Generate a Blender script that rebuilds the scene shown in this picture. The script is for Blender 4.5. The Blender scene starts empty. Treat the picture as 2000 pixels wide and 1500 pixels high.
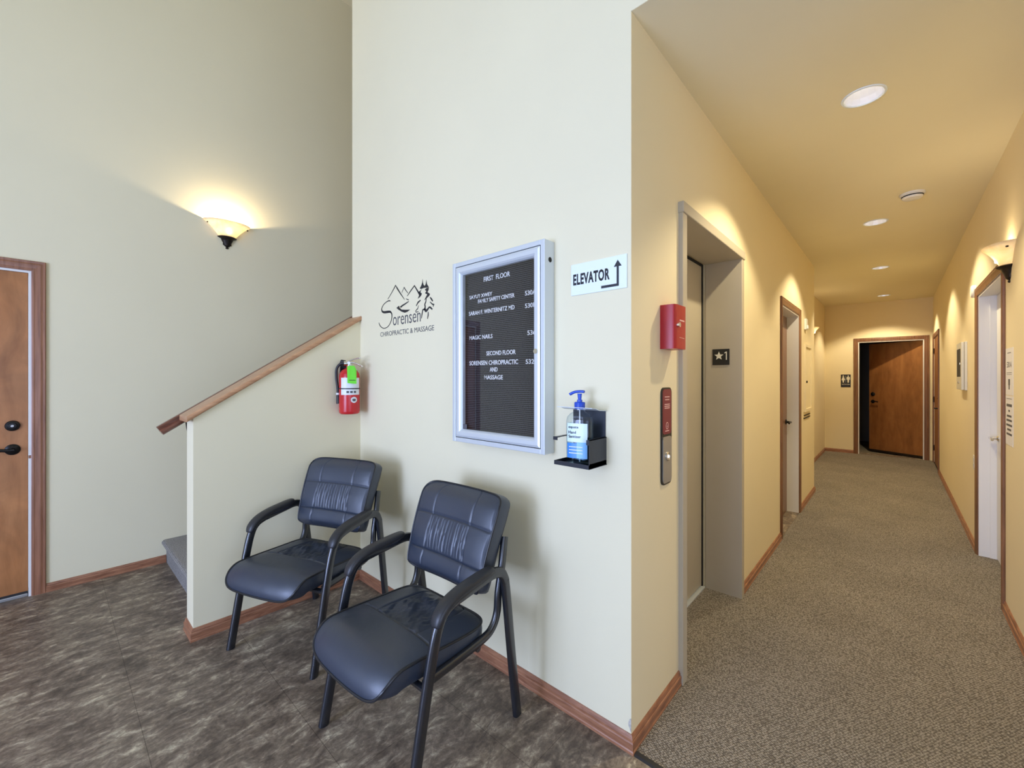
import bpy, bmesh, math, random
from mathutils import Vector, Matrix, noise
PI = math.pi
S = bpy.context.scene
C = S.collection

# ------------------------------------------------------------------ camera
cam_d = bpy.data.cameras.new('camera')
cam = bpy.data.objects.new('camera', cam_d)
C.objects.link(cam)
cam.location = (0, 0, 1.40)
cam.rotation_euler = (math.radians(90), 0, math.radians(42.2127))
cam_d.sensor_fit = 'HORIZONTAL'
cam_d.sensor_width = 36.0
cam_d.lens = 821.4455 / 2000 * 36.0
cam_d.shift_y = -11.2463 / 2000
cam_d.clip_start = 0.02
S.camera = cam
# ------------------------------------------------------------------ view, world, daylight
S.view_settings.view_transform = 'Standard'
S.view_settings.look = 'None'
S.view_settings.exposure = 0.0
S.view_settings.gamma = 1.0
S.view_settings.use_curve_mapping = False
S.cycles.use_denoising = True
S.cycles.max_bounces = 10
S.cycles.diffuse_bounces = 6
S.cycles.sample_clamp_indirect = 6.0
world = bpy.data.worlds.new('world')
S.world = world
world.use_nodes = True
world.node_tree.nodes['Background'].inputs[0].default_value = (0.72, 0.86, 1.0, 1)
world.node_tree.nodes['Background'].inputs[1].default_value = 1.2

def area_light(name, loc, rot, sx, sy, power, col):
    d = bpy.data.lights.new(name, 'AREA')
    d.shape = 'RECTANGLE'; d.size = sx; d.size_y = sy; d.energy = power; d.color = col
    o = bpy.data.objects.new(name, d); C.objects.link(o)
    o.location = loc; o.rotation_euler = rot
    return o
DAY = (0.56, 0.695, 1.15)
# daylight through the entrance glazing behind the camera (outside the panes, shining in along +Y)
area_light('daylight_lower', (-1.35, -3.35, 1.25), (math.radians(90), 0, 0), 3.0, 2.2, 98, DAY)
area_light('daylight_door', (-1.45, -3.33, 1.20), (math.radians(90), 0, 0), 1.0, 2.0, 100, DAY)
area_light('daylight_upper', (-1.35, -3.35, 3.65), (math.radians(90), 0, 0), 3.0, 1.9, 50, DAY)
area_light('side_fill', (2.1, -.90, 1.25), (0, math.radians(90), 0), 2.2, 3.0, 50, DAY)  # fill light added from the right to brighten the left wall and half wall
SPOT_W = 80
WARM = (1.0, 0.85, 0.575)

# ------------------------------------------------------------------ materials
def new_mat(name):
    m = bpy.data.materials.new(name); m.use_nodes = True
    nt = m.node_tree
    return m, nt, nt.nodes['Principled BSDF']
def N(nt, typ, **kw):
    n = nt.nodes.new(typ)
    for k, v in kw.items():
        setattr(n, k, v)
    return n
def ramp(nt, stops):
    n = N(nt, 'ShaderNodeValToRGB')
    e = n.color_ramp.elements
    while len(e) < len(stops): e.new(0.5)
    for el, (p, c) in zip(e, stops):
        el.position = p; el.color = (*c, 1)
    return n
def coords(nt, scale=(1, 1, 1), rot=(0, 0, 0), kind='Object'):
    tc = N(nt, 'ShaderNodeTexCoord'); mp = N(nt, 'ShaderNodeMapping')
    mp.inputs['Scale'].default_value = scale; mp.inputs['Rotation'].default_value = rot
    nt.links.new(tc.outputs[kind], mp.inputs[0])
    return mp.outputs[0]
def noise_tex(nt, vec, scale, detail=4, rough=0.55, dist=0.0):
    n = N(nt, 'ShaderNodeTexNoise')
    n.inputs['Scale'].default_value = scale; n.inputs['Detail'].default_value = detail
    n.inputs['Roughness'].default_value = rough; n.inputs['Distortion'].default_value = dist
    if vec is not None: nt.links.new(vec, n.inputs['Vector'])
    return n
def bump(nt, b, height, strength=0.2, dist=0.002):
    n = N(nt, 'ShaderNodeBump')
    n.inputs['Strength'].default_value = strength; n.inputs['Distance'].default_value = dist
    nt.links.new(height, n.inputs['Height']); nt.links.new(n.outputs[0], b.inputs['Normal'])
    return n
def plain(name, col, rough=0.5, metal=0.0, spec=0.5, var=0.0, vscale=20, bmp=0.0, bscale=200):
    m, nt, b = new_mat(name)
    b.inputs['Base Color'].default_value = (*col, 1)
    b.inputs['Roughness'].default_value = rough; b.inputs['Metallic'].default_value = metal
    b.inputs['Specular IOR Level'].default_value = spec
    v = None
    if var or bmp: v = coords(nt)
    if var:
        n = noise_tex(nt, v, vscale)
        r = ramp(nt, [(0.3, tuple(c * (1 - var) for c in col)), (0.7, tuple(min(1, c * (1 + var)) for c in col))])
        nt.links.new(n.outputs[0], r.inputs[0]); nt.links.new(r.outputs[0], b.inputs['Base Color'])
    if bmp:
        n2 = noise_tex(nt, v, bscale, 2)
        bump(nt, b, n2.outputs[0], bmp, 0.002)
    return m
def wood(name, dark, light, rough=0.35, grain=(3, 40, 40), rot=(0, 0, 0), coat=0.15, blotch=0.0):
    m, nt, b = new_mat(name)
    v = coords(nt, grain, rot)
    n1 = noise_tex(nt, v, 1.0, 6, 0.6, 0.6)
    r = ramp(nt, [(0.3, dark), (0.72, light)])
    nt.links.new(n1.outputs[0], r.inputs[0])
    out = r.outputs[0]
    if blotch:
        n2 = noise_tex(nt, coords(nt, (1, 1, 0.6)), 5.0, 3, 0.6, 1.2)
        r2 = ramp(nt, [(0.35, (1 - blotch,) * 3), (0.7, (1 + blotch * .4,) * 3)])
        nt.links.new(n2.outputs[0], r2.inputs[0])
        mx = N(nt, 'ShaderNodeMix', data_type='RGBA', blend_type='MULTIPLY')
        mx.inputs[0].default_value = 1.0
        nt.links.new(out, mx.inputs[6]); nt.links.new(r2.outputs[0], mx.inputs[7])
        out = mx.outputs[2]
    nt.links.new(out, b.inputs['Base Color'])
    b.inputs['Roughness'].default_value = rough
    b.inputs['Coat Weight'].default_value = coat; b.inputs['Coat Roughness'].default_value = 0.25
    bump(nt, b, n1.outputs[0], 0.06, 0.001)
    return m

PAINT = (0.79, 0.725, 0.51)
PAINT_Y = (0.82, 0.715, 0.475)
M = {}
M['paint'] = plain('cream_wall_paint', PAINT, 0.62, spec=0.3, var=0.015, vscale=1.5, bmp=0.10, bscale=260)
M['yellow'] = plain('yellow_corridor_paint', PAINT_Y, 0.62, spec=0.3, var=0.015, vscale=1.5, bmp=0.10, bscale=260)
M['rest_wall'] = plain('darkened_restroom_wall', (0.22, 0.19, 0.14), 0.6)  # wall colour lowered to paint in the darkness of the unlit room
M['white_paint'] = plain('white_jamb_paint', (0.80, 0.79, 0.76), 0.45, bmp=0.04, bscale=150)
M['trim_wood'] = wood('stained_fir_trim', (0.19, 0.074, 0.036), (0.36, 0.16, 0.085), 0.36, (50, 50, 3))
M['trim_shaded'] = wood('shaded_stained_trim', (0.13, 0.056, 0.024), (0.27, 0.125, 0.058), 0.36, (50, 50, 3))  # trim stain darkened to stand for the dimmer corridor light
M['base_wood'] = wood('stained_fir_baseboard', (0.21, 0.082, 0.042), (0.43, 0.20, 0.106), 0.36, (10, 10, 60))
M['cap_wood'] = wood('maple_rail_cap', (0.38, 0.185, 0.088), (0.58, 0.33, 0.175), 0.32, (60, 4, 60), rot=(math.radians(33), 0, 0))
M['rail_wood'] = wood('dark_handrail_wood', (0.10, 0.032, 0.018), (0.20, 0.075, 0.045), 0.3, (60, 4, 60), rot=(math.radians(33), 0, 0))
M['door_wood'] = wood('birch_door_veneer', (0.34, 0.128, 0.036), (0.52, 0.225, 0.078), 0.45, (10, 10, 2.2), coat=0.05, blotch=0.22)
M['door_dark'] = wood('dark_birch_door_veneer', (0.23, 0.085, 0.022), (0.36, 0.15, 0.045), 0.45, (10, 10, 2.2), blotch=0.15)
M['black_metal'] = plain('black_hardware', (0.012, 0.011, 0.011), 0.32, metal=0.5)
M['chrome'] = plain('chrome', (0.75, 0.75, 0.75), 0.18, metal=1.0)
M['steel'] = plain('brushed_steel', (0.47, 0.47, 0.47), 0.38, metal=0.8)
M['taupe'] = plain('taupe_elevator_enamel', (0.47, 0.42, 0.325), 0.42, var=0.02, vscale=6)
M['taupe_door'] = plain('taupe_elevator_door', (0.45, 0.395, 0.29), 0.40, var=0.02, vscale=6)
M['dark'] = plain('dark_gap', (0.008, 0.007, 0.006), 0.7)
M['alu'] = plain('satin_aluminium', (0.66, 0.71, 0.745), 0.36, metal=0.35, spec=0.6)
M['rubber'] = plain('black_rubber_strip', (0.018, 0.018, 0.02), 0.5)
M['white_plastic'] = plain('white_plastic', (0.78, 0.77, 0.72), 0.4)
M['sign_white'] = plain('sign_white_plastic', (0.80, 0.88, 0.92), 0.3)
M['ink'] = plain('black_ink', (0.012, 0.013, 0.018), 0.5)
M['grey_ink'] = plain('grey_ink', (0.09, 0.09, 0.10), 0.6)
M['letter_white'] = plain('white_plastic_letters', (0.85, 0.85, 0.85), 0.4)
M['sign_black'] = plain('black_sign_plastic', (0.010, 0.010, 0.010), 0.4)
M['sign_cream'] = plain('cream_raised_lettering', (0.78, 0.75, 0.64), 0.5)
M['red'] = plain('red_enamel', (0.40, 0.008, 0.017), 0.3)
M['ext_red'] = plain('red_extinguisher_enamel', (0.55, 0.015, 0.02), 0.25)
M['maroon'] = plain('maroon_label', (0.20, 0.020, 0.035), 0.4)
M['pink_ink'] = plain('pale_pink_ink', (0.75, 0.45, 0.42), 0.6)
M['green_tag'] = plain('neon_green_tag', (0.18, 0.80, 0.05), 0.6)
M['paper'] = plain('white_paper', (0.78, 0.76, 0.74), 0.7)
M['label_white'] = plain('white_label', (0.75, 0.77, 0.80), 0.4)
M['label_cyan'] = plain('pale_cyan_label', (0.70, 0.86, 0.90), 0.35)
M['label_blue'] = plain('blue_label', (0.05, 0.25, 0.72), 0.35)
M['label_light_blue'] = plain('light_blue_label', (0.22, 0.50, 0.85), 0.35)
M['pump_blue'] = plain('blue_pump_plastic', (0.015, 0.07, 0.50), 0.3)
M['bracket'] = plain('charcoal_sheet_metal', (0.035, 0.038, 0.048), 0.35, metal=0.4)
M['bronze'] = plain('aged_bronze', (0.030, 0.022, 0.017), 0.42, metal=0.6, var=0.4, vscale=60)
M['grey_panel'] = plain('beige_panel_enamel', (0.62, 0.60, 0.52), 0.4)
M['frame_black'] = plain('black_powder_coat', (0.012, 0.014, 0.019), 0.26, spec=0.9)
M['arm_black'] = plain('black_armrest_plastic', (0.022, 0.023, 0.027), 0.42, bmp=0.05, bscale=400)
M['piping'] = plain('black_piping', (0.012, 0.013, 0.016), 0.4)
M['sky_frame'] = plain('bronze_window_frame', (0.10, 0.09, 0.08), 0.4)
M['plaster'] = plain('grey_plaster_chip', (0.50, 0.47, 0.42), 0.9, var=0.3, vscale=120)

def leather():
    m, nt, b = new_mat('black_bonded_leather')
    b.inputs['Base Color'].default_value = (0.024, 0.034, 0.056, 1)
    b.inputs['Roughness'].default_value = 0.43
    b.inputs['Specular IOR Level'].default_value = 0.8
    v = coords(nt)
    n1 = noise_tex(nt, v, 9, 3, 0.5, 0.4)
    n2 = N(nt, 'ShaderNodeTexVoronoi'); n2.inputs['Scale'].default_value = 420
    nt.links.new(v, n2.inputs['Vector'])
    b1 = N(nt, 'ShaderNodeBump'); b1.inputs['Strength'].default_value = 0.25; b1.inputs['Distance'].default_value = 0.01
    nt.links.new(n1.outputs[0], b1.inputs['Height'])
    b2 = N(nt, 'ShaderNodeBump'); b2.inputs['Strength'].default_value = 0.10; b2.inputs['Distance'].default_value = 0.001
    nt.links.new(n2.outputs[0], b2.inputs['Height']); nt.links.new(b1.outputs[0], b2.inputs['Normal'])
    nt.links.new(b2.outputs[0], b.inputs['Normal'])
    return m
M['leather'] = leather()

def vinyl():
    m, nt, b = new_mat('slate_vinyl_tile')
    v = coords(nt, (1, 1, 1))
    nw = noise_tex(nt, v, 5, 3)
    add = N(nt, 'ShaderNodeVectorMath', operation='MULTIPLY_ADD')
    nt.links.new(nw.outputs['Color'], add.inputs[0]); add.inputs[1].default_value = (0.10, 0.10, 0); nt.links.new(v, add.inputs[2])
    mp = N(nt, 'ShaderNodeMapping'); mp.inputs['Scale'].default_value = (21, 9.5, 1); mp.inputs['Rotation'].default_value = (0, 0, math.radians(-14))
    nt.links.new(add.outputs[0], mp.inputs[0])
    n1 = noise_tex(nt, mp.outputs[0], 1.0, 12, 0.76, 0.35)
    n2 = noise_tex(nt, v, 4.2, 6, 0.65, 0.8)
    r1 = ramp(nt, [(0.34, (0.085, 0.068, 0.053)), (0.46, (0.150, 0.120, 0.092)), (0.54, (0.225, 0.186, 0.143)), (0.61, (0.38, 0.335, 0.255)), (0.70, (0.54, 0.50, 0.39))])
    nt.links.new(n1.outputs[0], r1.inputs[0])
    r2 = ramp(nt, [(0.32, (0.58, 0.55, 0.54)), (0.48, (0.98, 0.93, 0.90)), (0.68, (1.42, 1.42, 1.34))])
    nt.links.new(n2.outputs[0], r2.inputs[0])
    mx = N(nt, 'ShaderNodeMix', data_type='RGBA', blend_type='MULTIPLY'); mx.inputs[0].default_value = 1
    nt.links.new(r1.outputs[0], mx.inputs[6]); nt.links.new(r2.outputs[0], mx.inputs[7])
    n3 = noise_tex(nt, v, 46, 8, 0.7, 0.6)
    r3 = ramp(nt, [(0.34, (0.66, 0.65, 0.64)), (0.5, (1.06, 1.05, 1.04)), (0.62, (1.42, 1.42, 1.38))]); nt.links.new(n3.outputs[0], r3.inputs[0])
    m3 = N(nt, 'ShaderNodeMix', data_type='RGBA', blend_type='MULTIPLY'); m3.inputs[0].default_value = 0.65
    nt.links.new(mx.outputs[2], m3.inputs[6]); nt.links.new(r3.outputs[0], m3.inputs[7]); mx = m3
    # 457 mm tile joints
    br = N(nt, 'ShaderNodeTexBrick')
    br.offset = 0.0; br.squash = 1.0
    br.inputs['Color1'].default_value = br.inputs['Color2'].default_value = (1, 1, 1, 1)
    br.inputs['Mortar'].default_value = (0.42, 0.40, 0.38, 1)
    br.inputs['Scale'].default_value = 1.0; br.inputs['Mortar Size'].default_value = 0.0011
    br.inputs['Mortar Smooth'].default_value = 0.3
    br.inputs['Brick Width'].default_value = 0.457; br.inputs['Row Height'].default_value = 0.457
    tc = N(nt, 'ShaderNodeTexCoord'); mb = N(nt, 'ShaderNodeMapping'); mb.inputs['Location'].default_value = (0.05, -0.25 + 4.57, 0)
    nt.links.new(tc.outputs['Object'], mb.inputs[0]); nt.links.new(mb.outputs[0], br.inputs['Vector'])
    mx2 = N(nt, 'ShaderNodeMix', data_type='RGBA', blend_type='MULTIPLY'); mx2.inputs[0].default_value = 1
    nt.links.new(mx.outputs[2], mx2.inputs[6]); nt.links.new(br.outputs[0], mx2.inputs[7])
    nt.links.new(mx2.outputs[2], b.inputs['Base Color'])
    b.inputs['Roughness'].default_value = 0.46
    b.inputs['Specular IOR Level'].default_value = 0.4
    bump(nt, b, n1.outputs[0], 0.25, 0.003)
    return m
M['vinyl'] = vinyl()

def carpet(name, scale, lo, mid, hi, rot=0.5):
    m, nt, b = new_mat(name)
    v = coords(nt, (1, 1, 1), (0, 0, rot))
    vo = N(nt, 'ShaderNodeTexVoronoi'); vo.inputs['Scale'].default_value = scale; vo.inputs['Randomness'].default_value = 0.45
    nt.links.new(v, vo.inputs['Vector'])
    n = noise_tex(nt, v, scale * 2.4, 2)
    md = N(nt, 'ShaderNodeMath', operation='MULTIPLY_ADD'); md.inputs[1].default_value = 0.5
    nt.links.new(n.outputs[0], md.inputs[0]); nt.links.new(vo.outputs['Distance'], md.inputs[2])
    r = ramp(nt, [(0.30, hi), (0.60, mid), (0.90, lo)])
    nt.links.new(md.outputs[0], r.inputs[0])
    big = noise_tex(nt, v, 2.2, 4)
    rb = ramp(nt, [(0.3, (0.88, 0.88, 0.88)), (0.7, (1.08, 1.08, 1.08))]); nt.links.new(big.outputs[0], rb.inputs[0])
    mx = N(nt, 'ShaderNodeMix', data_type='RGBA', blend_type='MULTIPLY'); mx.inputs[0].default_value = 1
    nt.links.new(r.outputs[0], mx.inputs[6]); nt.links.new(rb.outputs[0], mx.inputs[7])
    nt.links.new(mx.outputs[2], b.inputs['Base Color'])
    b.inputs['Roughness'].default_value = 0.95; b.inputs['Specular IOR Level'].default_value = 0.1
    inv = N(nt, 'ShaderNodeMath', operation='SUBTRACT'); inv.inputs[0].default_value = 1.0
    nt.links.new(md.outputs[0], inv.inputs[1])
    bump(nt, b, inv.outputs[0], 0.8, 0.006)
    return m
M['carpet'] = carpet('loop_pile_carpet', 118, (0.125, 0.108, 0.088), (0.32, 0.288, 0.243), (0.47, 0.43, 0.37))
M['stair_carpet'] = carpet('grey_stair_carpet', 170, (0.20, 0.19, 0.175), (0.42, 0.40, 0.37), (0.60, 0.57, 0.54))

def felt():
    m, nt, b = new_mat('grooved_letter_felt')
    v = coords(nt)
    w = N(nt, 'ShaderNodeTexWave'); w.wave_type = 'BANDS'; w.bands_direction = 'Z'
    w.inputs['Scale'].default_value = 35.7; w.inputs['Distortion'].default_value = 0
    nt.links.new(v, w.inputs['Vector'])
    r = ramp(nt, [(0.35, (0.003, 0.003, 0.004)), (0.6, (0.012, 0.012, 0.015)), (0.85, (0.060, 0.060, 0.070))])
    nt.links.new(w.outputs[0], r.inputs[0]); nt.links.new(r.outputs[0], b.inputs['Base Color'])
    b.inputs['Roughness'].default_value = 0.9; b.inputs['Specular IOR Level'].default_value = 0.1
    return m
M['felt'] = felt()

def pane(name, tint=(1, 1, 1), gloss=0.06, rough=0.0):
    m = bpy.data.materials.new(name); m.use_nodes = True
    nt = m.node_tree; nt.nodes.remove(nt.nodes['Principled BSDF'])
    out = nt.nodes['Material Output']
    t = N(nt, 'ShaderNodeBsdfTransparent'); t.inputs[0].default_value = (*tint, 1)
    g = N(nt, 'ShaderNodeBsdfGlossy'); g.inputs['Roughness'].default_value = rough
    lw = N(nt, 'ShaderNodeLayerWeight'); lw.inputs[0].default_value = 0.5
    pw = N(nt, 'ShaderNodeMath', operation='POWER'); pw.inputs[1].default_value = 4.0; nt.links.new(lw.outputs['Facing'], pw.inputs[0])
    fr = N(nt, 'ShaderNodeMath', operation='MULTIPLY_ADD'); fr.inputs[1].default_value = 0.55; fr.inputs[2].default_value = gloss * .7; nt.links.new(pw.outputs[0], fr.inputs[0])
    mx = N(nt, 'ShaderNodeMixShader')
    nt.links.new(fr.outputs[0], mx.inputs[0]); nt.links.new(t.outputs[0], mx.inputs[1]); nt.links.new(g.outputs[0], mx.inputs[2])
    nt.links.new(mx.outputs[0], out.inputs[0])
    return m
M['glass'] = pane('clear_glass')
M['bottle'] = pane('clear_bottle_plastic', (0.90, 0.95, 0.98), rough=0.06)
M['gel'] = pane('sanitizer_gel', (0.78, 0.90, 0.97), rough=0.03)

def alabaster():
    m = bpy.data.materials.new('alabaster_glass'); m.use_nodes = True
    nt = m.node_tree; nt.nodes.remove(nt.nodes['Principled BSDF'])
    out = nt.nodes['Material Output']
    n = noise_tex(nt, coords(nt), 14, 4, 0.6, 1.5)
    r = ramp(nt, [(0.3, (0.93, 0.82, 0.62)), (0.7, (0.98, 0.94, 0.85))]); nt.links.new(n.outputs[0], r.inputs[0])
    tr = N(nt, 'ShaderNodeBsdfTranslucent'); df = N(nt, 'ShaderNodeBsdfDiffuse'); gl = N(nt, 'ShaderNodeBsdfGlossy'); gl.inputs['Roughness'].default_value = 0.25
    nt.links.new(r.outputs[0], tr.inputs[0]); nt.links.new(r.outputs[0], df.inputs[0])
    m1 = N(nt, 'ShaderNodeMixShader'); m1.inputs[0].default_value = 0.3
    nt.links.new(tr.outputs[0], m1.inputs[1]); nt.links.new(df.outputs[0], m1.inputs[2])
    m2 = N(nt, 'ShaderNodeMixShader'); m2.inputs[0].default_value = 0.04
    nt.links.new(m1.outputs[0], m2.inputs[1]); nt.links.new(gl.outputs[0], m2.inputs[2])
    nt.links.new(m2.outputs[0], out.inputs[0])
    return m
M['alabaster'] = alabaster()

def emitter(name, col, strength):
    m, nt, b = new_mat(name)
    b.inputs['Base Color'].default_value = (*col, 1)
    b.inputs['Emission Color'].default_value = (*col, 1); b.inputs['Emission Strength'].default_value = strength
    return m
M['lamp'] = emitter('lit_downlight_lamp', (1.0, 0.98, 0.96), 3.2)
M['bulb'] = emitter('lit_bulb', (1.0, 0.85, 0.6), 6.0)
M['reflector'] = plain('white_reflector', (0.88, 0.88, 0.90), 0.22, metal=0.3)
M['led'] = emitter('lit_indicator', (1.0, 1.0, 0.95), 1.0)

# ------------------------------------------------------------------ mesh helpers
def box(bm, x0, x1, y0, y1, z0, z1, bev=0.0, seg=2):
    if bev <= 0:
        vs = [bm.verts.new(p) for p in ((x0, y0, z0), (x1, y0, z0), (x1, y1, z0), (x0, y1, z0), (x0, y0, z1), (x1, y0, z1), (x1, y1, z1), (x0, y1, z1))]
        for f in ((0, 3, 2, 1), (4, 5, 6, 7), (0, 1, 5, 4), (1, 2, 6, 5), (2, 3, 7, 6), (3, 0, 4, 7)):
            bm.faces.new([vs[i] for i in f])
        return
    t = bmesh.new(); box(t, x0, x1, y0, y1, z0, z1)
    bmesh.ops.bevel(t, geom=list(t.edges), offset=bev, segments=seg, affect='EDGES', profile=0.5)
    merge(bm, t)
def merge(bm, t, mat=None):
    mp = {v: bm.verts.new(mat @ v.co if mat else v.co) for v in t.verts}
    for f in t.faces:
        try: bm.faces.new([mp[v] for v in f.verts])
        except ValueError: pass
    t.free()
def prism(bm, pts, axis, a, b):
    """extrude a polygon; axis 'x': pts are (y,z); 'y': (x,z); 'z': (x,y)"""
    def P(p, t): return {'x': (t, p[0], p[1]), 'y': (p[0], t, p[1]), 'z': (p[0], p[1], t)}[axis]
    A = [bm.verts.new(P(p, a)) for p in pts]; B = [bm.verts.new(P(p, b)) for p in pts]
    n = len(pts)
    bm.faces.new(A); bm.faces.new(B[::-1])
    for i in range(n):
        bm.faces.new((A[i], B[i], B[(i + 1) % n], A[(i + 1) % n]))
def lathe(bm, prof, seg=32, a0=0.0, a1=2 * PI, mat=None, sx=1.0, sy=1.0, cap=False):
    """profile of (r, z) turned about z"""
    full = abs(a1 - a0 - 2 * PI) < 1e-6
    n = seg if full else seg + 1
    rows = []
    for r, z in prof:
        row = []
        for i in range(n):
            a = a0 + (a1 - a0) * i / seg
            p = Vector((r * math.cos(a) * sx, r * math.sin(a) * sy, z))
            row.append(bm.verts.new(mat @ p if mat else p))
        rows.append(row)
    for j in range(len(rows) - 1):
        for i in range(seg):
            k = (i + 1) % n
            bm.faces.new((rows[j][i], rows[j][k], rows[j + 1][k], rows[j + 1][i]))
    if cap and full:
        bm.faces.new(rows[0][::-1]); bm.faces.new(rows[-1])
def cyl(bm, p0, p1, r0, r1=None, seg=24):
    p0, p1 = Vector(p0), Vector(p1); r1 = r0 if r1 is None else r1
    d = p1 - p0
    mat = Matrix.Translation(p0) @ d.to_track_quat('Z', 'Y').to_matrix().to_4x4()
    lathe(bm, [(r0, 0), (r1, d.length)], seg, mat=mat, cap=True)
def sweep(bm, path, section, up=(1, 0, 0), scale=None, closed=False):
    """sweep a closed section of (u, v) along path; u runs along `up`, v along tangent x up"""
    path = [Vector(p) for p in path]; up = Vector(up).normalized()
    n = len(path); rows = []
    for i, p in enumerate(path):
        if closed: t = path[(i + 1) % n] - path[i - 1]
        else: t = path[min(i + 1, n - 1)] - path[max(i - 1, 0)]
        t.normalize()
        u = (up - t * up.dot(t)).normalized(); v = t.cross(u)
        s = scale[i] if scale else 1.0
        rows.append([bm.verts.new(p + u * a * s + v * b * s) for a, b in section])
    m = len(section)
    for i in range(n if closed else n - 1):
        r, q = rows[i], rows[(i + 1) % n]
        for j in range(m):
            bm.faces.new((r[j], r[(j + 1) % m], q[(j + 1) % m], q[j]))
    if not closed:
        bm.faces.new(rows[0][::-1]); bm.faces.new(rows[-1])
def ell(a, b, n=14, p=2.0):
    out = []
    for i in range(n):
        t = 2 * PI * i / n; c, s = math.cos(t), math.sin(t)
        out.append((a * math.copysign(abs(c) ** (2 / p), c), b * math.copysign(abs(s) ** (2 / p), s)))
    return out
def smooth_path(pts, n=6):
    """Catmull-Rom through the points"""
    P = [Vector(p) for p in pts]; out = []
    for i in range(len(P) - 1):
        a, b, c, d = P[max(i - 1, 0)], P[i], P[i + 1], P[min(i + 2, len(P) - 1)]
        for k in range(n):
            t = k / n
            out.append(0.5 * ((2 * b) + (c - a) * t + (2 * a - 5 * b + 4 * c - d) * t * t + (3 * b - a - 3 * c + d) * t ** 3))
    out.append(P[-1]); return out
def obj(name, bm, mat, parent=None, smooth=False, ang=40, loc=None):
    bmesh.ops.recalc_face_normals(bm, faces=bm.faces)
    me = bpy.data.meshes.new(name); bm.to_mesh(me); bm.free()
    if smooth:
        for p in me.polygons: p.use_smooth = True
        if ang < 180: me.set_sharp_from_angle(angle=math.radians(ang))
    me.materials.append(M[mat])
    o = bpy.data.objects.new(name, me); C.objects.link(o)
    if parent: o.parent = parent
    if loc: o.location = loc
    return o
def tag(o, label=None, cat=None, group=None, kind=None):
    if label: o['label'] = label
    if cat: o['category'] = cat
    if group: o['group'] = group
    if kind: o['kind'] = kind
    return o
def empty(name, loc, label, cat, group=None, kind=None, rz=0.0):
    o = bpy.data.objects.new(name, None); C.objects.link(o)
    o.empty_display_size = 0.05; o.location = loc; o.rotation_euler = (0, 0, rz)
    return tag(o, label, cat, group, kind)
def struct(name, bm, mat, label, cat):
    return tag(obj(name, bm, mat), label, cat, kind='structure')
def dup(root, loc, rz, label):
    r = root.copy(); C.objects.link(r); r.location = loc; r.rotation_euler = (0, 0, rz); r['label'] = label
    for ch in list(root.children):
        c = ch.copy(); C.objects.link(c); c.parent = r
        for g in ch.children:
            d = g.copy(); C.objects.link(d); d.parent = c
    return r
FACE = {'-y': Matrix(((1, 0, 0), (0, 0, 1), (0, 1, 0))),      # local x,y(up),z(depth into wall) -> world
        '+x': Matrix(((0, 0, -1), (1, 0, 0), (0, 1, 0))),
        '-x': Matrix(((0, 0, 1), (-1, 0, 0), (0, 1, 0)))}
def text_bm(s, w, h, face, origin, ext=0.0006, bold=0.0, spacing=1.0):
    """lettering fitted to w x h with its lower left corner at origin, standing ext proud of the surface"""
    cu = bpy.data.curves.new('lettering', 'FONT'); cu.body = s; cu.resolution_u = 3
    cu.offset = bold; cu.space_character = spacing
    o = bpy.data.objects.new('lettering', cu); C.objects.link(o)
    dg = bpy.context.evaluated_depsgraph_get()
    me = bpy.data.meshes.new_from_object(o.evaluated_get(dg))
    bm = bmesh.new(); bm.from_mesh(me)
    bpy.data.objects.remove(o); bpy.data.curves.remove(cu); bpy.data.meshes.remove(me)
    xs = [v.co.x for v in bm.verts]; ys = [v.co.y for v in bm.verts]
    x0, x1, y0, y1 = min(xs), max(xs), min(ys), max(ys)
    R = FACE[face]; O = Vector(origin)
    flat = bmesh.new()
    for v in bm.verts:
        v.co = Vector(((v.co.x - x0) / (x1 - x0) * w, (v.co.y - y0) / (y1 - y0) * h, 0))
    r = bmesh.ops.extrude_face_region(bm, geom=list(bm.faces))
    for e in r['geom']:
        if isinstance(e, bmesh.types.BMVert): e.co.z = -ext
    for v in bm.verts: v.co = O + R @ v.co
    flat.free()
    return bm
def flat_poly(bm, pts, place, ext=0.0006):
    """thin polygon; pts (u, v); place(u, v, d) -> world, d metres out of the surface"""
    A = [bm.verts.new(place(u, v, 0)) for u, v in pts]; B = [bm.verts.new(place(u, v, ext)) for u, v in pts]
    n = len(pts); bm.faces.new(A); bm.faces.new(B[::-1])
    for i in range(n): bm.faces.new((A[i], B[i], B[(i + 1) % n], A[(i + 1) % n]))
def stroke(bm, pts, place, ext=0.0006):
    """brush stroke of varying width; pts (u, v, width)"""
    P = smooth_path([(a, b, c) for a, b, c in pts], 4) if len(pts) > 6 else [Vector(p) for p in pts]
    L, R = [], []
    for i, p in enumerate(P):
        t = P[min(i + 1, len(P) - 1)] - P[max(i - 1, 0)]
        n = Vector((-t.y, t.x)).normalized() * max(p.z, 0.002) * 0.5
        L.append((p.x + n.x, p.y + n.y)); R.append((p.x - n.x, p.y - n.y))
    for i in range(len(P) - 1):
        flat_poly(bm, [L[i], L[i + 1], R[i + 1], R[i]], place, ext)

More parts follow.
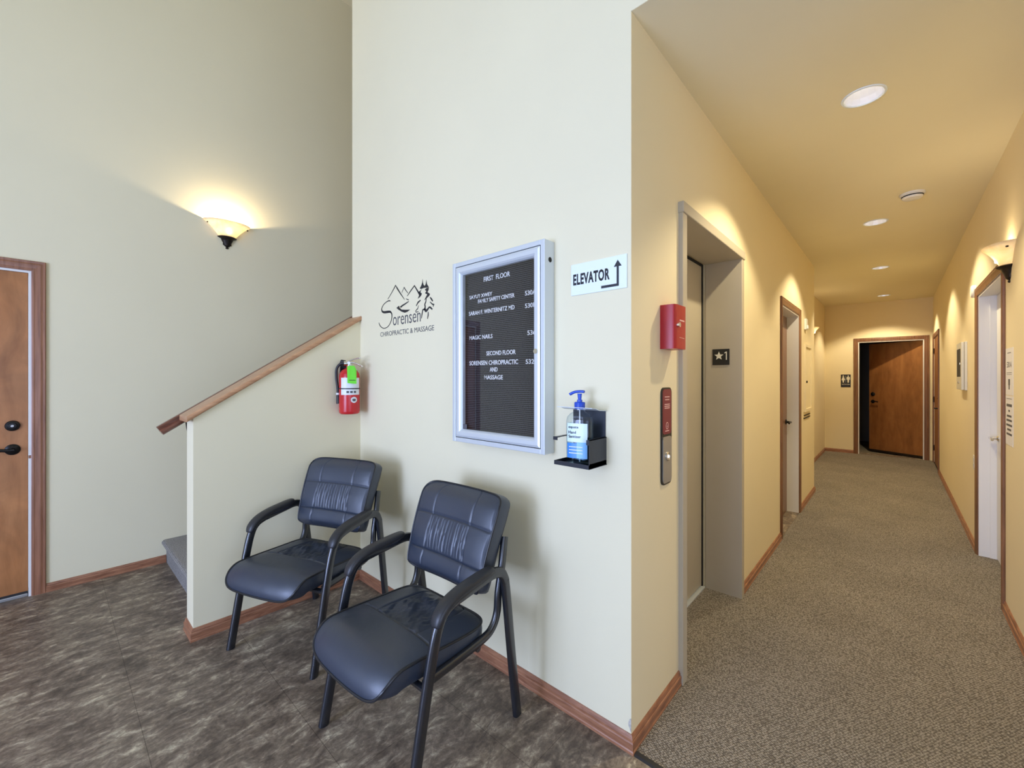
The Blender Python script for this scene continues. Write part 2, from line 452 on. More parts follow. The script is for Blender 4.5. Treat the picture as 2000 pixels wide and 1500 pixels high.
# ------------------------------------------------------------------ the setting
Xc, Ym, Zc, Xr, Ye, Xl, Xh, Yh, Y3, Xl2 = -0.728, 1.468, 2.777, 0.497, 10.056, -4.112, -2.766, 0.519, 6.37, -0.983
H = 5.2
YB = -3.0      # back wall of the lobby, with the entrance glazing
def wall_y(bm, x0, x1, y0, y1, z0, z1, holes):
    """wall running along Y with holes (ya, yb, za, zb)"""
    hs = sorted(holes); y = y0
    for ya, yb, za, zb in hs:
        box(bm, x0, x1, y, ya, z0, z1)
        if za > z0: box(bm, x0, x1, ya, yb, z0, za)
        if zb < z1: box(bm, x0, x1, ya, yb, zb, z1)
        y = yb
    box(bm, x0, x1, y, y1, z0, z1)
def wall_x(bm, y0, y1, x0, x1, z0, z1, holes):
    hs = sorted(holes); x = x0
    for xa, xb, za, zb in hs:
        box(bm, x, xa, y0, y1, z0, z1)
        if za > z0: box(bm, xa, xb, y0, y1, z0, za)
        if zb < z1: box(bm, xa, xb, y0, y1, zb, z1)
        x = xb
    box(bm, x, x1, y0, y1, z0, z1)

b = bmesh.new(); box(b, Xl - .15, 1.9, YB - .15, Ym, -0.12, 0); box(b, Xl - .15, -2.5, Ym, 5.4, -0.12, 0)
struct('floor', b, 'vinyl', 'dark slate look vinyl tile floor of the lobby', 'floor')
b = bmesh.new(); box(b, -1.3, 0.75, Ym + .012, 10.3, -0.12, 0.004)
struct('floor_corridor', b, 'carpet', 'tan loop pile carpet running down the corridor', 'carpet')
b = bmesh.new()
prism(b, [(Ym - .012, 0), (Ym - .004, .005), (Ym + .012, .006), (Ym + .012, 0)], 'x', Xc + .016, Xr - .016)
struct('trim_1', b, 'rubber', 'thin black strip where corridor carpet meets lobby tile', 'threshold strip')

D1 = (-0.99, -0.074, 0, 2.09)         # left door opening y0,y1,z0,z1
b = bmesh.new(); wall_y(b, Xl - .15, Xl, YB - .15, 5.4, 0, H, [D1])
struct('wall_left', b, 'paint', 'tall cream wall with wall lamp beside the staircase', 'wall')
b = bmesh.new(); box(b, -2.883, Xc - .001, Ym, Ym + .117, 0, H); box(b, Xc - .001, Xr + .001, Ym, Ym + .117, Zc + .001, H); box(b, Xr + .001, 1.9, Ym, Ym + .117, 0, H)
wf = struct('wall_front', b, 'paint', 'tall pale wall carrying the letter board', 'wall')
b = bmesh.new()
flat_poly(b, [(-.7285, .125), (-.7350, .118), (-.7400, .102), (-.7385, .092), (-.7340, .085), (-.7310, .072), (-.7285, .072)], lambda u, v, d: (u, Ym - d, v), .0012)
tag(obj('chipped_plaster', b, 'plaster', wf), 'grey chipped plaster at the foot of the corner')
b = bmesh.new(); box(b, -2.883, -2.766, Ym + .117, 5.4, 0, H)
struct('wall_stairwell', b, 'paint', 'inner side wall of the stairwell behind the tall pale wall', 'wall')
b = bmesh.new(); box(b, Xl - .15, -2.766, 5.4, 5.5, 0, H)
struct('wall_stair_end', b, 'paint', 'end wall at the top of the stairs', 'wall')
EL = (1.985, 2.950, 0, 2.165)
D2 = (4.325, 5.225, 0, 2.05)
b = bmesh.new(); wall_y(b, -0.978, Xc, Ym + .001, Y3, 0, Zc + .35, [EL, D2])
struct('wall_corridor_left', b, 'yellow', 'yellow corridor wall with the elevator opening', 'wall')
b = bmesh.new(); box(b, Xl2 - .12, Xl2, Y3 - .1, Ye, 0, Zc + .35)
struct('wall_corridor_far', b, 'yellow', 'set back yellow wall at the far left of the corridor', 'wall')
D3 = (3.915, 4.93, 0, 2.05)
D4 = (8.82, 9.86, 0, 2.06)
b = bmesh.new(); wall_y(b, Xr, Xr + .2, Ym + .001, Ye + .12, 0, Zc + .35, [D3, D4])
struct('wall_right', b, 'yellow', 'yellow right wall of the corridor with lamp and paper notices', 'wall')
D5 = (-0.485, 0.388, 0, 2.07)
b = bmesh.new(); wall_x(b, Ye, Ye + .12, Xl2 - .12, Xr, 0, Zc + .35, [D5])
struct('wall_end', b, 'yellow', 'yellow end wall of the corridor around the restroom door', 'wall')
# unlit restroom beyond the end door
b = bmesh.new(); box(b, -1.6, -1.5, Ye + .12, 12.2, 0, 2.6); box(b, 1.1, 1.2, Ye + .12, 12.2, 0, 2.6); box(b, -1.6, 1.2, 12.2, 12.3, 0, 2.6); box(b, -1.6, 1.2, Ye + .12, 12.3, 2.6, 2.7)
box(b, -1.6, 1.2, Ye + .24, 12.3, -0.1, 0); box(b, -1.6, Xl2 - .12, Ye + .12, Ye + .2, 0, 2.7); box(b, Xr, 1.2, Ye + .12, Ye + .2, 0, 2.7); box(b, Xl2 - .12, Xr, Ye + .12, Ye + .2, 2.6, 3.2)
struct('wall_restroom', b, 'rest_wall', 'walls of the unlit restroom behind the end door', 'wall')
# corridor ceiling with round cut-outs for the downlights
LIGHTS = [(-0.108, 2.675), (-0.118, 4.905), (-0.120, 6.955), (-0.121, 9.33)]
LR = 0.080
def ceiling():
    bm = bmesh.new(); c = 0.13
    y = Ym + .001; x0, x1 = Xl2 - .12, Xr + .01
    for lx, ly in LIGHTS:
        box(bm, x0, x1, y, ly - c, Zc, Zc + .02)
        box(bm, x0, lx - c, ly - c, ly + c, Zc, Zc + .02); box(bm, lx + c, x1, ly - c, ly + c, Zc, Zc + .02)
        n = 32; inn = []; out = []
        for i in range(n):
            a = 2 * PI * i / n + PI / 4; ca, sa = math.cos(a), math.sin(a); k = c / max(abs(ca), abs(sa))
            inn.append(bm.verts.new((lx + LR * ca, ly + LR * sa, Zc))); out.append(bm.verts.new((lx + k * ca, ly + k * sa, Zc)))
        for i in range(n):
            j = (i + 1) % n; bm.faces.new((inn[i], inn[j], out[j], out[i]))
        y = ly + c
    box(bm, x0, x1, y, Ye + .12, Zc, Zc + .02)
    return bm
cl = ceiling()
box(cl, Xl2 - .12, Xr + .01, Ym + .117, Ye + .12, Zc + .3, Zc + .4)
struct('ceiling', cl, 'paint', 'low corridor ceiling with four round downlights', 'ceiling')
b = bmesh.new(); box(b, Xl - .15, 1.9, YB - .15, Ym + .117, H, H + .1); box(b, Xl - .15, -2.766, Ym + .117, 5.5, H, H + .1)
struct('ceiling_lobby', b, 'paint', 'high ceiling of the lobby', 'ceiling')
SW = (-2.40, .60, .12, 2.35)
b = bmesh.new(); wall_y(b, 1.75, 1.9, YB - .15, Ym, 0, H, [SW])
struct('wall_lobby_right', b, 'paint', 'right wall of the lobby', 'wall')
# back wall with the glazed entrance
WX0, WX1 = -2.85, 0.15
b = bmesh.new()
box(b, Xl, WX0, YB - .15, YB, 0, H); box(b, WX1, 1.75, YB - .15, YB, 0, H); box(b, WX0, WX1, YB - .15, YB, 0, .12)
box(b, WX0, WX1, YB - .15, YB, 2.35, 2.7); box(b, WX0, WX1, YB - .15, YB, 4.6, H)
struct('wall_back', b, 'paint', 'back wall of the lobby around the entrance glazing', 'wall')
for i, (z0, z1) in enumerate(((.12, 2.35), (2.7, 4.6))):
    w = empty('window_%d' % (i + 1), (0, 0, 0), ('lower', 'upper')[i] + ' entrance glazing of the lobby', 'window', kind='structure')
    b = bmesh.new()
    for x in (WX0, WX0 + 1.0, WX1 - 1.0, WX1 - .05): box(b, x, x + .05, YB - .11, YB - .04, z0, z1)
    box(b, WX0, WX1, YB - .11, YB - .04, z0, z0 + .05); box(b, WX0, WX1, YB - .11, YB - .04, z1 - .05, z1)
    obj('window_frame', b, 'sky_frame', w)
    b = bmesh.new(); box(b, WX0 + .02, WX1 - .02, YB - .078, YB - .072, z0 + .02, z1 - .02); obj('pane', b, 'glass', w)

w = empty('window_3', (0, 0, 0), 'added side window for fill light in the right wall of the lobby', 'window', kind='structure')  # unseen opening added to let the side fill in
b = bmesh.new()
for y in (SW[0], -.925, SW[1] - .05): box(b, 1.80, 1.87, y, y + .05, SW[2], SW[3])
box(b, 1.80, 1.87, SW[0], SW[1], SW[2], SW[2] + .05); box(b, 1.80, 1.87, SW[0], SW[1], SW[3] - .05, SW[3]); obj('window_frame', b, 'sky_frame', w)
b = bmesh.new(); box(b, 1.832, 1.838, SW[0] + .02, SW[1] - .02, SW[2] + .02, SW[3] - .02); obj('pane', b, 'glass', w)

# half wall beside the stairs, with its sloping cap
SL = 0.651
zt0 = 1.187
b = bmesh.new(); prism(b, [(Yh, 0), (Ym, 0), (Ym, zt0 + SL * (Ym - Yh)), (Yh, zt0)], 'x', Xh - .150, Xh)
struct('wall_stair', b, 'paint', 'cream half wall along the stairs behind the chairs', 'half wall')
def slope_board(bm, x0, x1, ya, yb, zoff, th, r=.010):
    sec = []
    for cx, cz, a0 in ((x0 + r, r, PI), (x1 - r, r, 1.5 * PI), (x1 - r, th - r, 0), (x0 + r, th - r, .5 * PI)):
        for k in range(4):
            a = a0 + k * PI / 6; sec.append((cx + r * math.cos(a), cz + r * math.sin(a)))
    A, B = [], []
    for x, z in sec:
        for yy, L in ((ya, A), (yb, B)):
            L.append(bm.verts.new((x, yy, zt0 + SL * (yy - Yh) + zoff + z)))
    n = len(sec); bm.faces.new(A); bm.faces.new(B[::-1])
    for i in range(n): bm.faces.new((A[i], B[i], B[(i + 1) % n], A[(i + 1) % n]))
b = bmesh.new(); slope_board(b, Xh - .172, Xh + .020, Yh - .030, Ym, .0, .030)
tag(obj('rail_cap', b, 'cap_wood', smooth=True, ang=35), 'sloping honey wood cap board on top of the half wall', 'rail cap')
# handrail on the stair side
hr = empty('handrail', (-2.99, .41, 1.112), 'dark wood handrail poking out past the half wall above the first stair', 'handrail')
b = bmesh.new()
def hp(y): return Vector((0, y - .41, SL * (y - .41)))
sec = [(-.030, .022), (-.034, .012), (-.030, .002), (-.018, -.004), (-.020, -.018), (-.014, -.024), (.014, -.024), (.020, -.018), (.018, -.004), (.030, .002), (.034, .012), (.030, .022), (.016, .028), (-.016, .028)]
sweep(b, [hp(.41), hp(1.4), hp(4.2)], sec, up=(1, 0, 0)); obj('rail', b, 'rail_wood', hr, True, 30)
for y in (.535, 2.1, 3.7):
    b = bmesh.new()
    p = hp(y); sweep(b, smooth_path([p + Vector((0, 0, -.02)), p + Vector((.01, 0, -.055)), p + Vector((.035, 0, -.085)), p + Vector((.075, 0, -.09))]), ell(.011, .014, 10), up=(0, 1, 0))
    cyl(b, p + Vector((.068, 0, -.09)), p + Vector((.0745, 0, -.09)), .015)
    obj('bracket', b, 'bronze', hr, True)
# staircase
st = empty('staircase', (-3.5, .6, 0), 'grey carpeted stairs rising behind the cream half wall', 'stairs')
for k in range(14):
    b = bmesh.new(); y0 = .605 + k * .27 - .6; z1 = (k + 1) * .172; yend = 5.39 - .6 if k == 13 else y0 + .29
    z0 = max(0, z1 - .5)
    prof = [(y0, z0), (yend, z0), (yend, z1)]
    for t in range(7):
        a = PI / 2 + PI * t / 6; prof.append((y0 - .008 + .020 * math.cos(a), z1 - .020 + .020 * math.sin(a)))
    prof.append((y0, z1 - .045))
    prism(b, prof, 'x', Xl + 3.5 + .002, Xh - .150 + 3.5 - .002); obj('step', b, 'stair_carpet', st, True, 30)

# baseboards
BP = [(0, 0), (.015, 0), (.015, .010), (.0125, .014), (.0130, .026), (.0138, .040), (.0120, .045), (.0090, .047), (.0095, .052), (.0070, .060), (.0030, .066), (0, .066)]
def baseboard(name, path, label, z=0.0, flip=1, hs=1.0):
    """path of (x, y) with the room on the right hand side when flip = 1"""
    bm = bmesh.new(); rows = []; n = len(path)
    P = [Vector(p) for p in path]
    for i, p in enumerate(P):
        ds = []
        if i > 0: ds.append((P[i] - P[i - 1]).normalized())
        if i < n - 1: ds.append((P[i + 1] - P[i]).normalized())
        ns = [Vector((d.y, -d.x)) * flip for d in ds]
        m = ns[0] if len(ns) == 1 else (ns[0] + ns[1]) / (1 + ns[0].dot(ns[1]))
        rows.append([bm.verts.new((p.x + m.x * d, p.y + m.y * d, z + h * hs)) for d, h in BP])
    for i in range(n - 1):
        for j in range(len(BP)):
            k = (j + 1) % len(BP); bm.faces.new((rows[i][j], rows[i][k], rows[i + 1][k], rows[i + 1][j]))
    bm.faces.new(rows[0]); bm.faces.new(rows[-1][::-1])
    return struct(name, bm, 'base_wood', label, 'baseboard')
baseboard('baseboard_left', [(Xl, -.012), (Xl, .603)], 'reddish wood baseboard of the left wall up to the stairs', hs=.84)
baseboard('baseboard_front', [(Xh - .150, Yh + .10), (Xh - .150, Yh), (Xh, Yh), (Xh, Ym), (Xc, Ym), (Xc, 1.935)], 'reddish wood baseboard around the half wall and the tall wall', flip=1)
baseboard('baseboard_corridor', [(Xc, 2.993), (Xc, 4.26)], 'wood baseboard between elevator and white doorway')
baseboard('baseboard_far', [(Xc, 5.29), (Xc, Y3), (Xl2, Y3), (Xl2, Ye), (-.55, Ye)], 'wood baseboard past the white doorway to the end wall')
baseboard('baseboard_right', [(Xr, 8.755), (Xr, 4.995)], 'wood baseboard of the right wall between its two doors')
baseboard('baseboard_right_near', [(Xr, 3.85), (Xr, Ym + .0)], 'wood baseboard of the right wall below the paper notices')

# ------------------------------------------------------------------ doors
CP = [(0, 0), (.062, 0), (.064, .004), (.064, .012), (.060, .016), (.050, .014), (.040, .016), (.028, .013), (.016, .011), (.012, .012), (.004, .010), (0, .008)]
def casing(bm, face, plane, a0, a1, top, w=1.0, sgn=1):
    """casing round an opening a0..a1 (along the wall) up to top; profile runs outwards from the opening edge"""
    path = [(a0, 0, -1, 0), (a0, top, -1, 1), (a1, top, 1, 1), (a1, 0, 1, 0)]
    rows = []
    for a, z, da, dz in path:
        row = []
        for o, d in CP:
            o *= w
            aa, zz = a + da * o, z + dz * o
            if face == '+x': p = (plane + d, aa, zz)
            elif face == '-x': p = (plane - d, aa, zz)
            else: p = (aa, plane - d, zz)
            row.append(bm.verts.new(p))
        rows.append(row)
    for i in range(3):
        for j in range(len(CP)):
            k = (j + 1) % len(CP); bm.faces.new((rows[i][j], rows[i][k], rows[i + 1][k], rows[i + 1][j]))
    bm.faces.new(rows[0]); bm.faces.new(rows[3][::-1])
def lever(parent, mat, base, out, along, name='door_handle', rr=.030, L=.10):
    """lever handle: rose at base, standing out along `out`, lever pointing `along`"""
    base, out, along = Vector(base), Vector(out), Vector(along)
    bm = bmesh.new()
    q = out.to_track_quat('Z', 'Y').to_matrix().to_4x4()
    lathe(bm, [(rr, 0), (rr, .004), (rr * .8, .009), (.012, .012), (.010, .045)], 24, mat=Matrix.Translation(base) @ q, cap=True)
    p = base + out * .045
    sweep(bm, smooth_path([p - along * .008, p + along * .02, p + along * .06 + Vector((0, 0, .004)), p + along * L + Vector((0, 0, -.004))]), ell(.008, .010, 10), up=out, scale=None)
    return obj(name, bm, mat, parent, True)

d1 = empty('door_1', (Xl, -.53, 0), 'honey birch door with black lever at the left edge', 'door', kind='structure')
def child(name, bm, mat, parent, smooth=False, ang=40):
    """geometry given in world metres, parented to a thing whose empty only translates"""
    for v in bm.verts: v.co -= parent.location
    return obj(name, bm, mat, parent, smooth, ang)
b = bmesh.new(); casing(b, '+x', Xl, D1[0], D1[1], D1[3]); child('casing', b, 'trim_wood', d1)
b = bmesh.new()
for s, e in ((-.99, -.978), (-.086, -.074)):
    box(b, Xl - .14, Xl + .001, s, e, .905 if e > -.5 else 0, D1[3])
box(b, Xl - .14, Xl + .001, -.086, -.074, 0, .885)
box(b, Xl - .14, Xl + .001, -.978, -.086, D1[3] - .014, D1[3])
child('jamb', b, 'white_paint', d1)
b = bmesh.new(); box(b, Xl - .14, Xl - .001, -.086, -.074, .885, .905); child('strike_plate', b, 'trim_wood', d1)
b = bmesh.new(); box(b, Xl - .050, Xl - .006, -.978, -.0875, .035, D1[3] - .015, .002); child('door_leaf', b, 'door_wood', d1)
b = bmesh.new(); box(b, Xl - .12, Xl - .002, -.975, -.088, 0, .022, .004); child('threshold', b, 'steel', d1)
b = bmesh.new(); box(b, Xl - .055, Xl - .004, -.975, -.090, .022, .036); child('door_sweep', b, 'rubber', d1)
b = bmesh.new()
mt = Matrix.Translation((Xl - .006, -.152, 1.100)) @ Matrix.Rotation(PI / 2, 4, 'Y')
lathe(b, [(.033, 0), (.033, .006), (.029, .012), (.020, .014), (.018, .022), (.0001, .024)], 28, mat=mt); db = child('deadbolt', b, 'black_metal', d1, True)
b = bmesh.new(); lathe(b, [(.007, .0241), (.007, .027), (.0001, .0275)], 16, mat=mt); k = child('keyhole', b, 'steel', d1, True); k.parent = db
for v in k.data.vertices: v.co = v.co
lv = lever(d1, 'black_metal', (0.0 - .006, .530 - .152 - .0, .950), (1, 0, 0), (0, -1, 0), rr=.034, L=.11)

d2 = empty('door_2', (Xc, 4.775, 0), 'brown wood framed doorway with white reveal past the elevator', 'door', kind='structure')
b = bmesh.new(); casing(b, '+x', Xc, D2[0], D2[1], D2[3]); child('casing', b, 'trim_shaded', d2)
b = bmesh.new()
box(b, -.978, Xc + .001, D2[1] - .012, D2[1], 0, D2[3]); box(b, -.978, Xc + .001, D2[0], D2[0] + .012, 0, D2[3]); box(b, -.978, Xc + .001, D2[0] + .012, D2[1] - .012, D2[3] - .012, D2[3])
child('jamb', b, 'white_paint', d2)
b = bmesh.new(); box(b, -.873, -.830, D2[0] + .014, D2[1] - .014, .012, D2[3] - .014, .002); child('door_leaf', b, 'trim_shaded', d2)
b = bmesh.new(); box(b, -.975, Xc + .004, D2[0] + .012, D2[1] - .012, .0, .008); child('threshold', b, 'vinyl', d2)
lever(d2, 'black_metal', (-.830 - Xc, D2[1] - .075 - 4.775, .945), (1, 0, 0), (0, -1, 0), rr=.028, L=.10)

d3 = empty('door_3', (Xr, 4.42, 0), 'white door in wood casing under the right hand wall lamp', 'door', kind='structure')
b = bmesh.new(); casing(b, '-x', Xr, D3[0], D3[1], D3[3]); child('casing', b, 'trim_shaded', d3)
b = bmesh.new()
box(b, Xr - .001, Xr + .20, D3[1] - .012, D3[1], 0, D3[3]); box(b, Xr - .001, Xr + .20, D3[0], D3[0] + .012, 0, D3[3]); box(b, Xr - .001, Xr + .20, D3[0] + .012, D3[1] - .012, D3[3] - .012, D3[3])
box(b, Xr + .058, Xr + .20, D3[1] - .024, D3[1] - .012, 0, D3[3] - .012)
child('jamb', b, 'white_paint', d3)
b = bmesh.new(); box(b, Xr + .092, Xr + .137, D3[0] + .014, D3[1] - .026, .012, D3[3] - .014, .002); child('door_leaf', b, 'white_paint', d3)
lever(d3, 'chrome', (.092, D3[1] - .10 - 4.42, .945), (-1, 0, 0), (0, -1, 0), rr=.028, L=.11)

d4 = empty('door_4', (Xr, 9.34, 0), 'brown wood door on the right just before the corridor end', 'door', kind='structure')
b = bmesh.new(); casing(b, '-x', Xr, D4[0], D4[1], D4[3]); child('casing', b, 'trim_shaded', d4)
b = bmesh.new(); box(b, Xr + .004, Xr + .05, D4[0] + .004, D4[1] - .004, .02, D4[3] - .004); child('door_leaf', b, 'door_dark', d4)
for z in (.25, 1.05, 1.85):
    b = bmesh.new(); cyl(b, (Xr - .004, D4[1] - .004, z - .045), (Xr - .004, D4[1] - .004, z + .045), .008, seg=10); child('hinge', b, 'bronze', d4)
b = bmesh.new(); box(b, Xr - .002, Xr + .2, D4[0], D4[1], 0, .018); child('threshold', b, 'bronze', d4)
b = bmesh.new(); mt = Matrix.Translation((Xr + .004, D4[0] + .075, 1.10)) @ Matrix.Rotation(-PI / 2, 4, 'Y'); lathe(b, [(.03, 0), (.03, .008), (.018, .014), (.001, .02)], 20, mat=mt); child('deadbolt', b, 'bronze', d4, True)
lever(d4, 'bronze', (.004, D4[0] + .075 - 9.34, .95), (-1, 0, 0), (0, 1, 0), rr=.03, L=.11)

d5 = empty('door_5', (-.05, Ye, 0), 'open brown restroom door at the corridor end', 'door', kind='structure')
b = bmesh.new(); casing(b, '-y', Ye, D5[0], D5[1], D5[3]); child('casing', b, 'trim_shaded', d5)
b = bmesh.new(); box(b, D5[0], D5[0] + .014, Ye - .001, Ye + .12, 0, D5[3]); box(b, D5[1] - .014, D5[1], Ye - .001, Ye + .12, 0, D5[3]); box(b, D5[0] + .014, D5[1] - .014, Ye - .001, Ye + .12, D5[3] - .014, D5[3])
child('jamb', b, 'white_paint', d5)
b = bmesh.new(); box(b, D5[0] + .014, D5[1] - .014, Ye, Ye + .24, -.002, .006); child('threshold', b, 'vinyl', d5)
phi = math.radians(31)
R5 = Matrix.Translation((D5[1] - .016, Ye + .075, 0)) @ Matrix.Rotation(-phi, 4, 'Z')
b = bmesh.new(); t = bmesh.new(); box(t, -.838, 0, -.0, .044, .055, D5[3] - .018, .002); merge(b, t, R5); lf = child('door_leaf', b, 'door_dark', d5)
b = bmesh.new(); t = bmesh.new(); box(t, -.836, -.002, -.003, .046, .016, .055, .002); merge(b, t, R5); child('door_sweep', b, 'bronze', d5)
o5 = R5.to_3x3() @ Vector((0, -1, 0)); a5 = R5.to_3x3() @ Vector((1, 0, 0))
p5 = R5 @ Vector((-.77, 0, .96)) - d5.location
lever(d5, 'black_metal', p5, o5, a5, rr=.032, L=.11)
b = bmesh.new(); mt = Matrix.Translation(R5 @ Vector((-.77, 0, 1.10))) @ o5.to_track_quat('Z', 'Y').to_matrix().to_4x4(); lathe(b, [(.035, 0), (.035, .01), (.02, .02), (.001, .024)], 24, mat=mt); child('deadbolt', b, 'black_metal', d5, True)

# elevator entrance
e = empty('door_6', (Xc, 2.467, 0), 'taupe metal elevator entrance with closed sliding door', 'elevator', kind='structure')
b = bmesh.new()
box(b, -.93, Xc + .020, 1.935, 1.990, 0, 2.160, .003); box(b, -.93, Xc + .020, 2.944, 2.994, 0, 2.160, .003)
child('frame', b, 'taupe', e)
b = bmesh.new(); box(b, -.93, Xc + .026, 1.930, 2.999, 2.155, 2.206, .004); child('header', b, 'taupe', e)
b = bmesh.new(); box(b, -.977, -.952, 1.99, 2.935, .018, 2.145); child('sliding_door', b, 'taupe_door', e)
b = bmesh.new(); box(b, -.977, -.945, 2.935, 2.949, .004, 2.160); box(b, -.977, -.945, 1.99, 2.944, 2.145, 2.16); child('door_gap', b, 'dark', e)
b = bmesh.new(); box(b, -.977, -.930, 1.99, 2.944, 0, .012, .002); child('sill', b, 'alu', e)

# ------------------------------------------------------------------ chairs
def cushion(W, L, th, disp, mp, na=56, nb=56, n=7.0, back_in=0.86):
    """padded cushion: outline half-width W(v), length L; top surface disp(u, v); mp(x, s, h) -> Vector"""
    bm = bmesh.new()
    def wv(v): return W(v) * max(1e-3, (1 - abs(2 * v - 1) ** n)) ** (1 / n)
    vs = [0.5 - 0.5 * math.cos(PI * (0.012 + 0.976 * j / nb)) for j in range(nb + 1)]
    us = [math.sin(PI / 2 * (-1 + 2 * i / na)) * .35 + (-1 + 2 * i / na) * .65 for i in range(na + 1)]
    top = [[bm.verts.new(mp(wv(v) * u, v * L, disp(u, v))) for u in us] for v in vs]
    for j in range(nb):
        for i in range(na):
            bm.faces.new((top[j][i], top[j][i + 1], top[j + 1][i + 1], top[j + 1][i]))
    rim = [(us[i], vs[0]) for i in range(na)] + [(1, vs[j]) for j in range(nb)] + [(us[na - i], vs[nb]) for i in range(na)] + [(-1, vs[nb - j]) for j in range(nb)]
    ring0 = [top[0][i] for i in range(na)] + [top[j][na] for j in range(nb)] + [top[nb][na - i] for i in range(na)] + [top[nb - j][0] for j in range(nb)]
    prev = ring0
    for k, (hh, infl) in enumerate(((.12, 1.004), (.35, 1.010), (.65, 1.008), (.9, .985), (1.0, .94))):
        ring = []
        for u, v in rim:
            s = (v - .5) * infl + .5
            ring.append(bm.verts.new(mp(wv(v) * u * infl, s * L, -th * hh)))
        m = len(ring)
        for i in range(m): bm.faces.new((prev[i], ring[i], ring[(i + 1) % m], prev[(i + 1) % m]))
        prev = ring
    bm.faces.new(prev)
    pipe = [mp(wv(v) * u, v * L, disp(u, v) + .001) for u, v in rim]
    return bm, pipe
def groove(d, w): return math.exp(-(d / w) ** 2)
def sstep(a, b, x):
    t = max(0, min(1, (x - a) / (b - a))); return t * t * (3 - 2 * t)
def seat_disp(u, v):
    # v: 0 front edge .. 1 rear
    edge = (1 - abs(u) ** 5) * (1 - abs(2 * v - 1) ** 8)
    h = .020 * edge
    x = u * .24
    h -= .0075 * groove(v - .50, .0065) * sstep(.98, .80, abs(u))
    if v > .50: h -= .0055 * groove(abs(x) - .125, .0045)
    m = sstep(.50, .53, v) * sstep(.98, .9, v) * sstep(.125, .105, abs(x))
    h -= .010 * m * (1 - (abs(x) / .13) ** 2) * sstep(.99, .6, v)
    w = noise.noise(Vector((x * 16 + 3 * v, v * 6, 2.3))) * .011 + noise.noise(Vector((x * 55 + 18 * v, v * 9, 5.1))) * .0060 + noise.noise(Vector((x * 110 - 30 * v, v * 14, 9.1))) * .0030
    h += w * m
    h += .0025 * noise.noise(Vector((x * 9, v * 5, .4))) * edge
    return h
def seat_map(x, s, h):
    # s from the front lower lip (0) to the rear (L); front wraps down on radius R
    R = .105; A = math.radians(78); arc = R * A
    zr = .452; y_flat = -.235
    if s < arc:
        a = A * (1 - s / arc)
        rr = R + h
        y = y_flat - rr * math.sin(a); z = zr - R + rr * math.cos(a)
    else:
        y = y_flat + (s - arc); z = zr + h - .016 * sstep(0, .35, s - arc)
    y += .018 * (abs(x) / .25) ** 2 * (1 - sstep(0, .25, s))
    return Vector((x, y, z))
def back_disp(u, v):
    # v: 0 bottom .. 1 top
    x = u * .235
    edge = (1 - abs(u) ** 4) * (1 - abs(2 * v - 1) ** 7)
    h = .024 * edge
    e2 = sstep(1.0, .93, abs(u))
    h -= .0055 * e2 * (groove(v - .655, .008) + groove(v - .265, .008))
    xs = .118 - .02 * (v - .5)
    if v > .66: h -= .004 * groove(abs(x) - xs - .03 * (v - .66), .0035)
    elif v < .26: h -= .0035 * groove(abs(x) - xs, .0035)
    else: h -= .004 * groove(abs(x) - xs, .0035)
    # puffs between seams
    h += .007 * e2 * (math.sin(PI * max(0, min(1, (v - .665) / .32))) if v > .665 else (math.sin(PI * (v - .265) / .39) if v > .265 else math.sin(PI * v / .265)))
    m = sstep(.275, .31, v) * sstep(.645, .61, v) * sstep(xs, xs - .010, abs(x))
    w = (math.sin(x * 330 + 3.0 * noise.noise(Vector((x * 7, v * 3, 1.2)))) * .0024 + math.sin(x * 530 + 4.0 * noise.noise(Vector((x * 11, v * 4, 6.2)))) * .0016) * .62 * (.75 + .9 * noise.noise(Vector((x * 22, v * 2, 8.1))))
    h += w * m
    return h
def back_map(x, s, h):
    # s up the back; front face at y .14 (bottom) .. .26 (top); the face leans back and wraps slightly
    z0, y0 = .535, .128
    L = .385
    t = s / L
    y = y0 + .133 * t - .012 * math.sin(PI * t) + .035 * sstep(.10, -.06, t) + .022 * sstep(.86, 1.06, t)
    z = z0 + .372 * t
    n = Vector((0, -.943, .333))
    p = Vector((x, y, z)) + n * h
    p.y -= .018 * (x / .24) ** 2
    return p
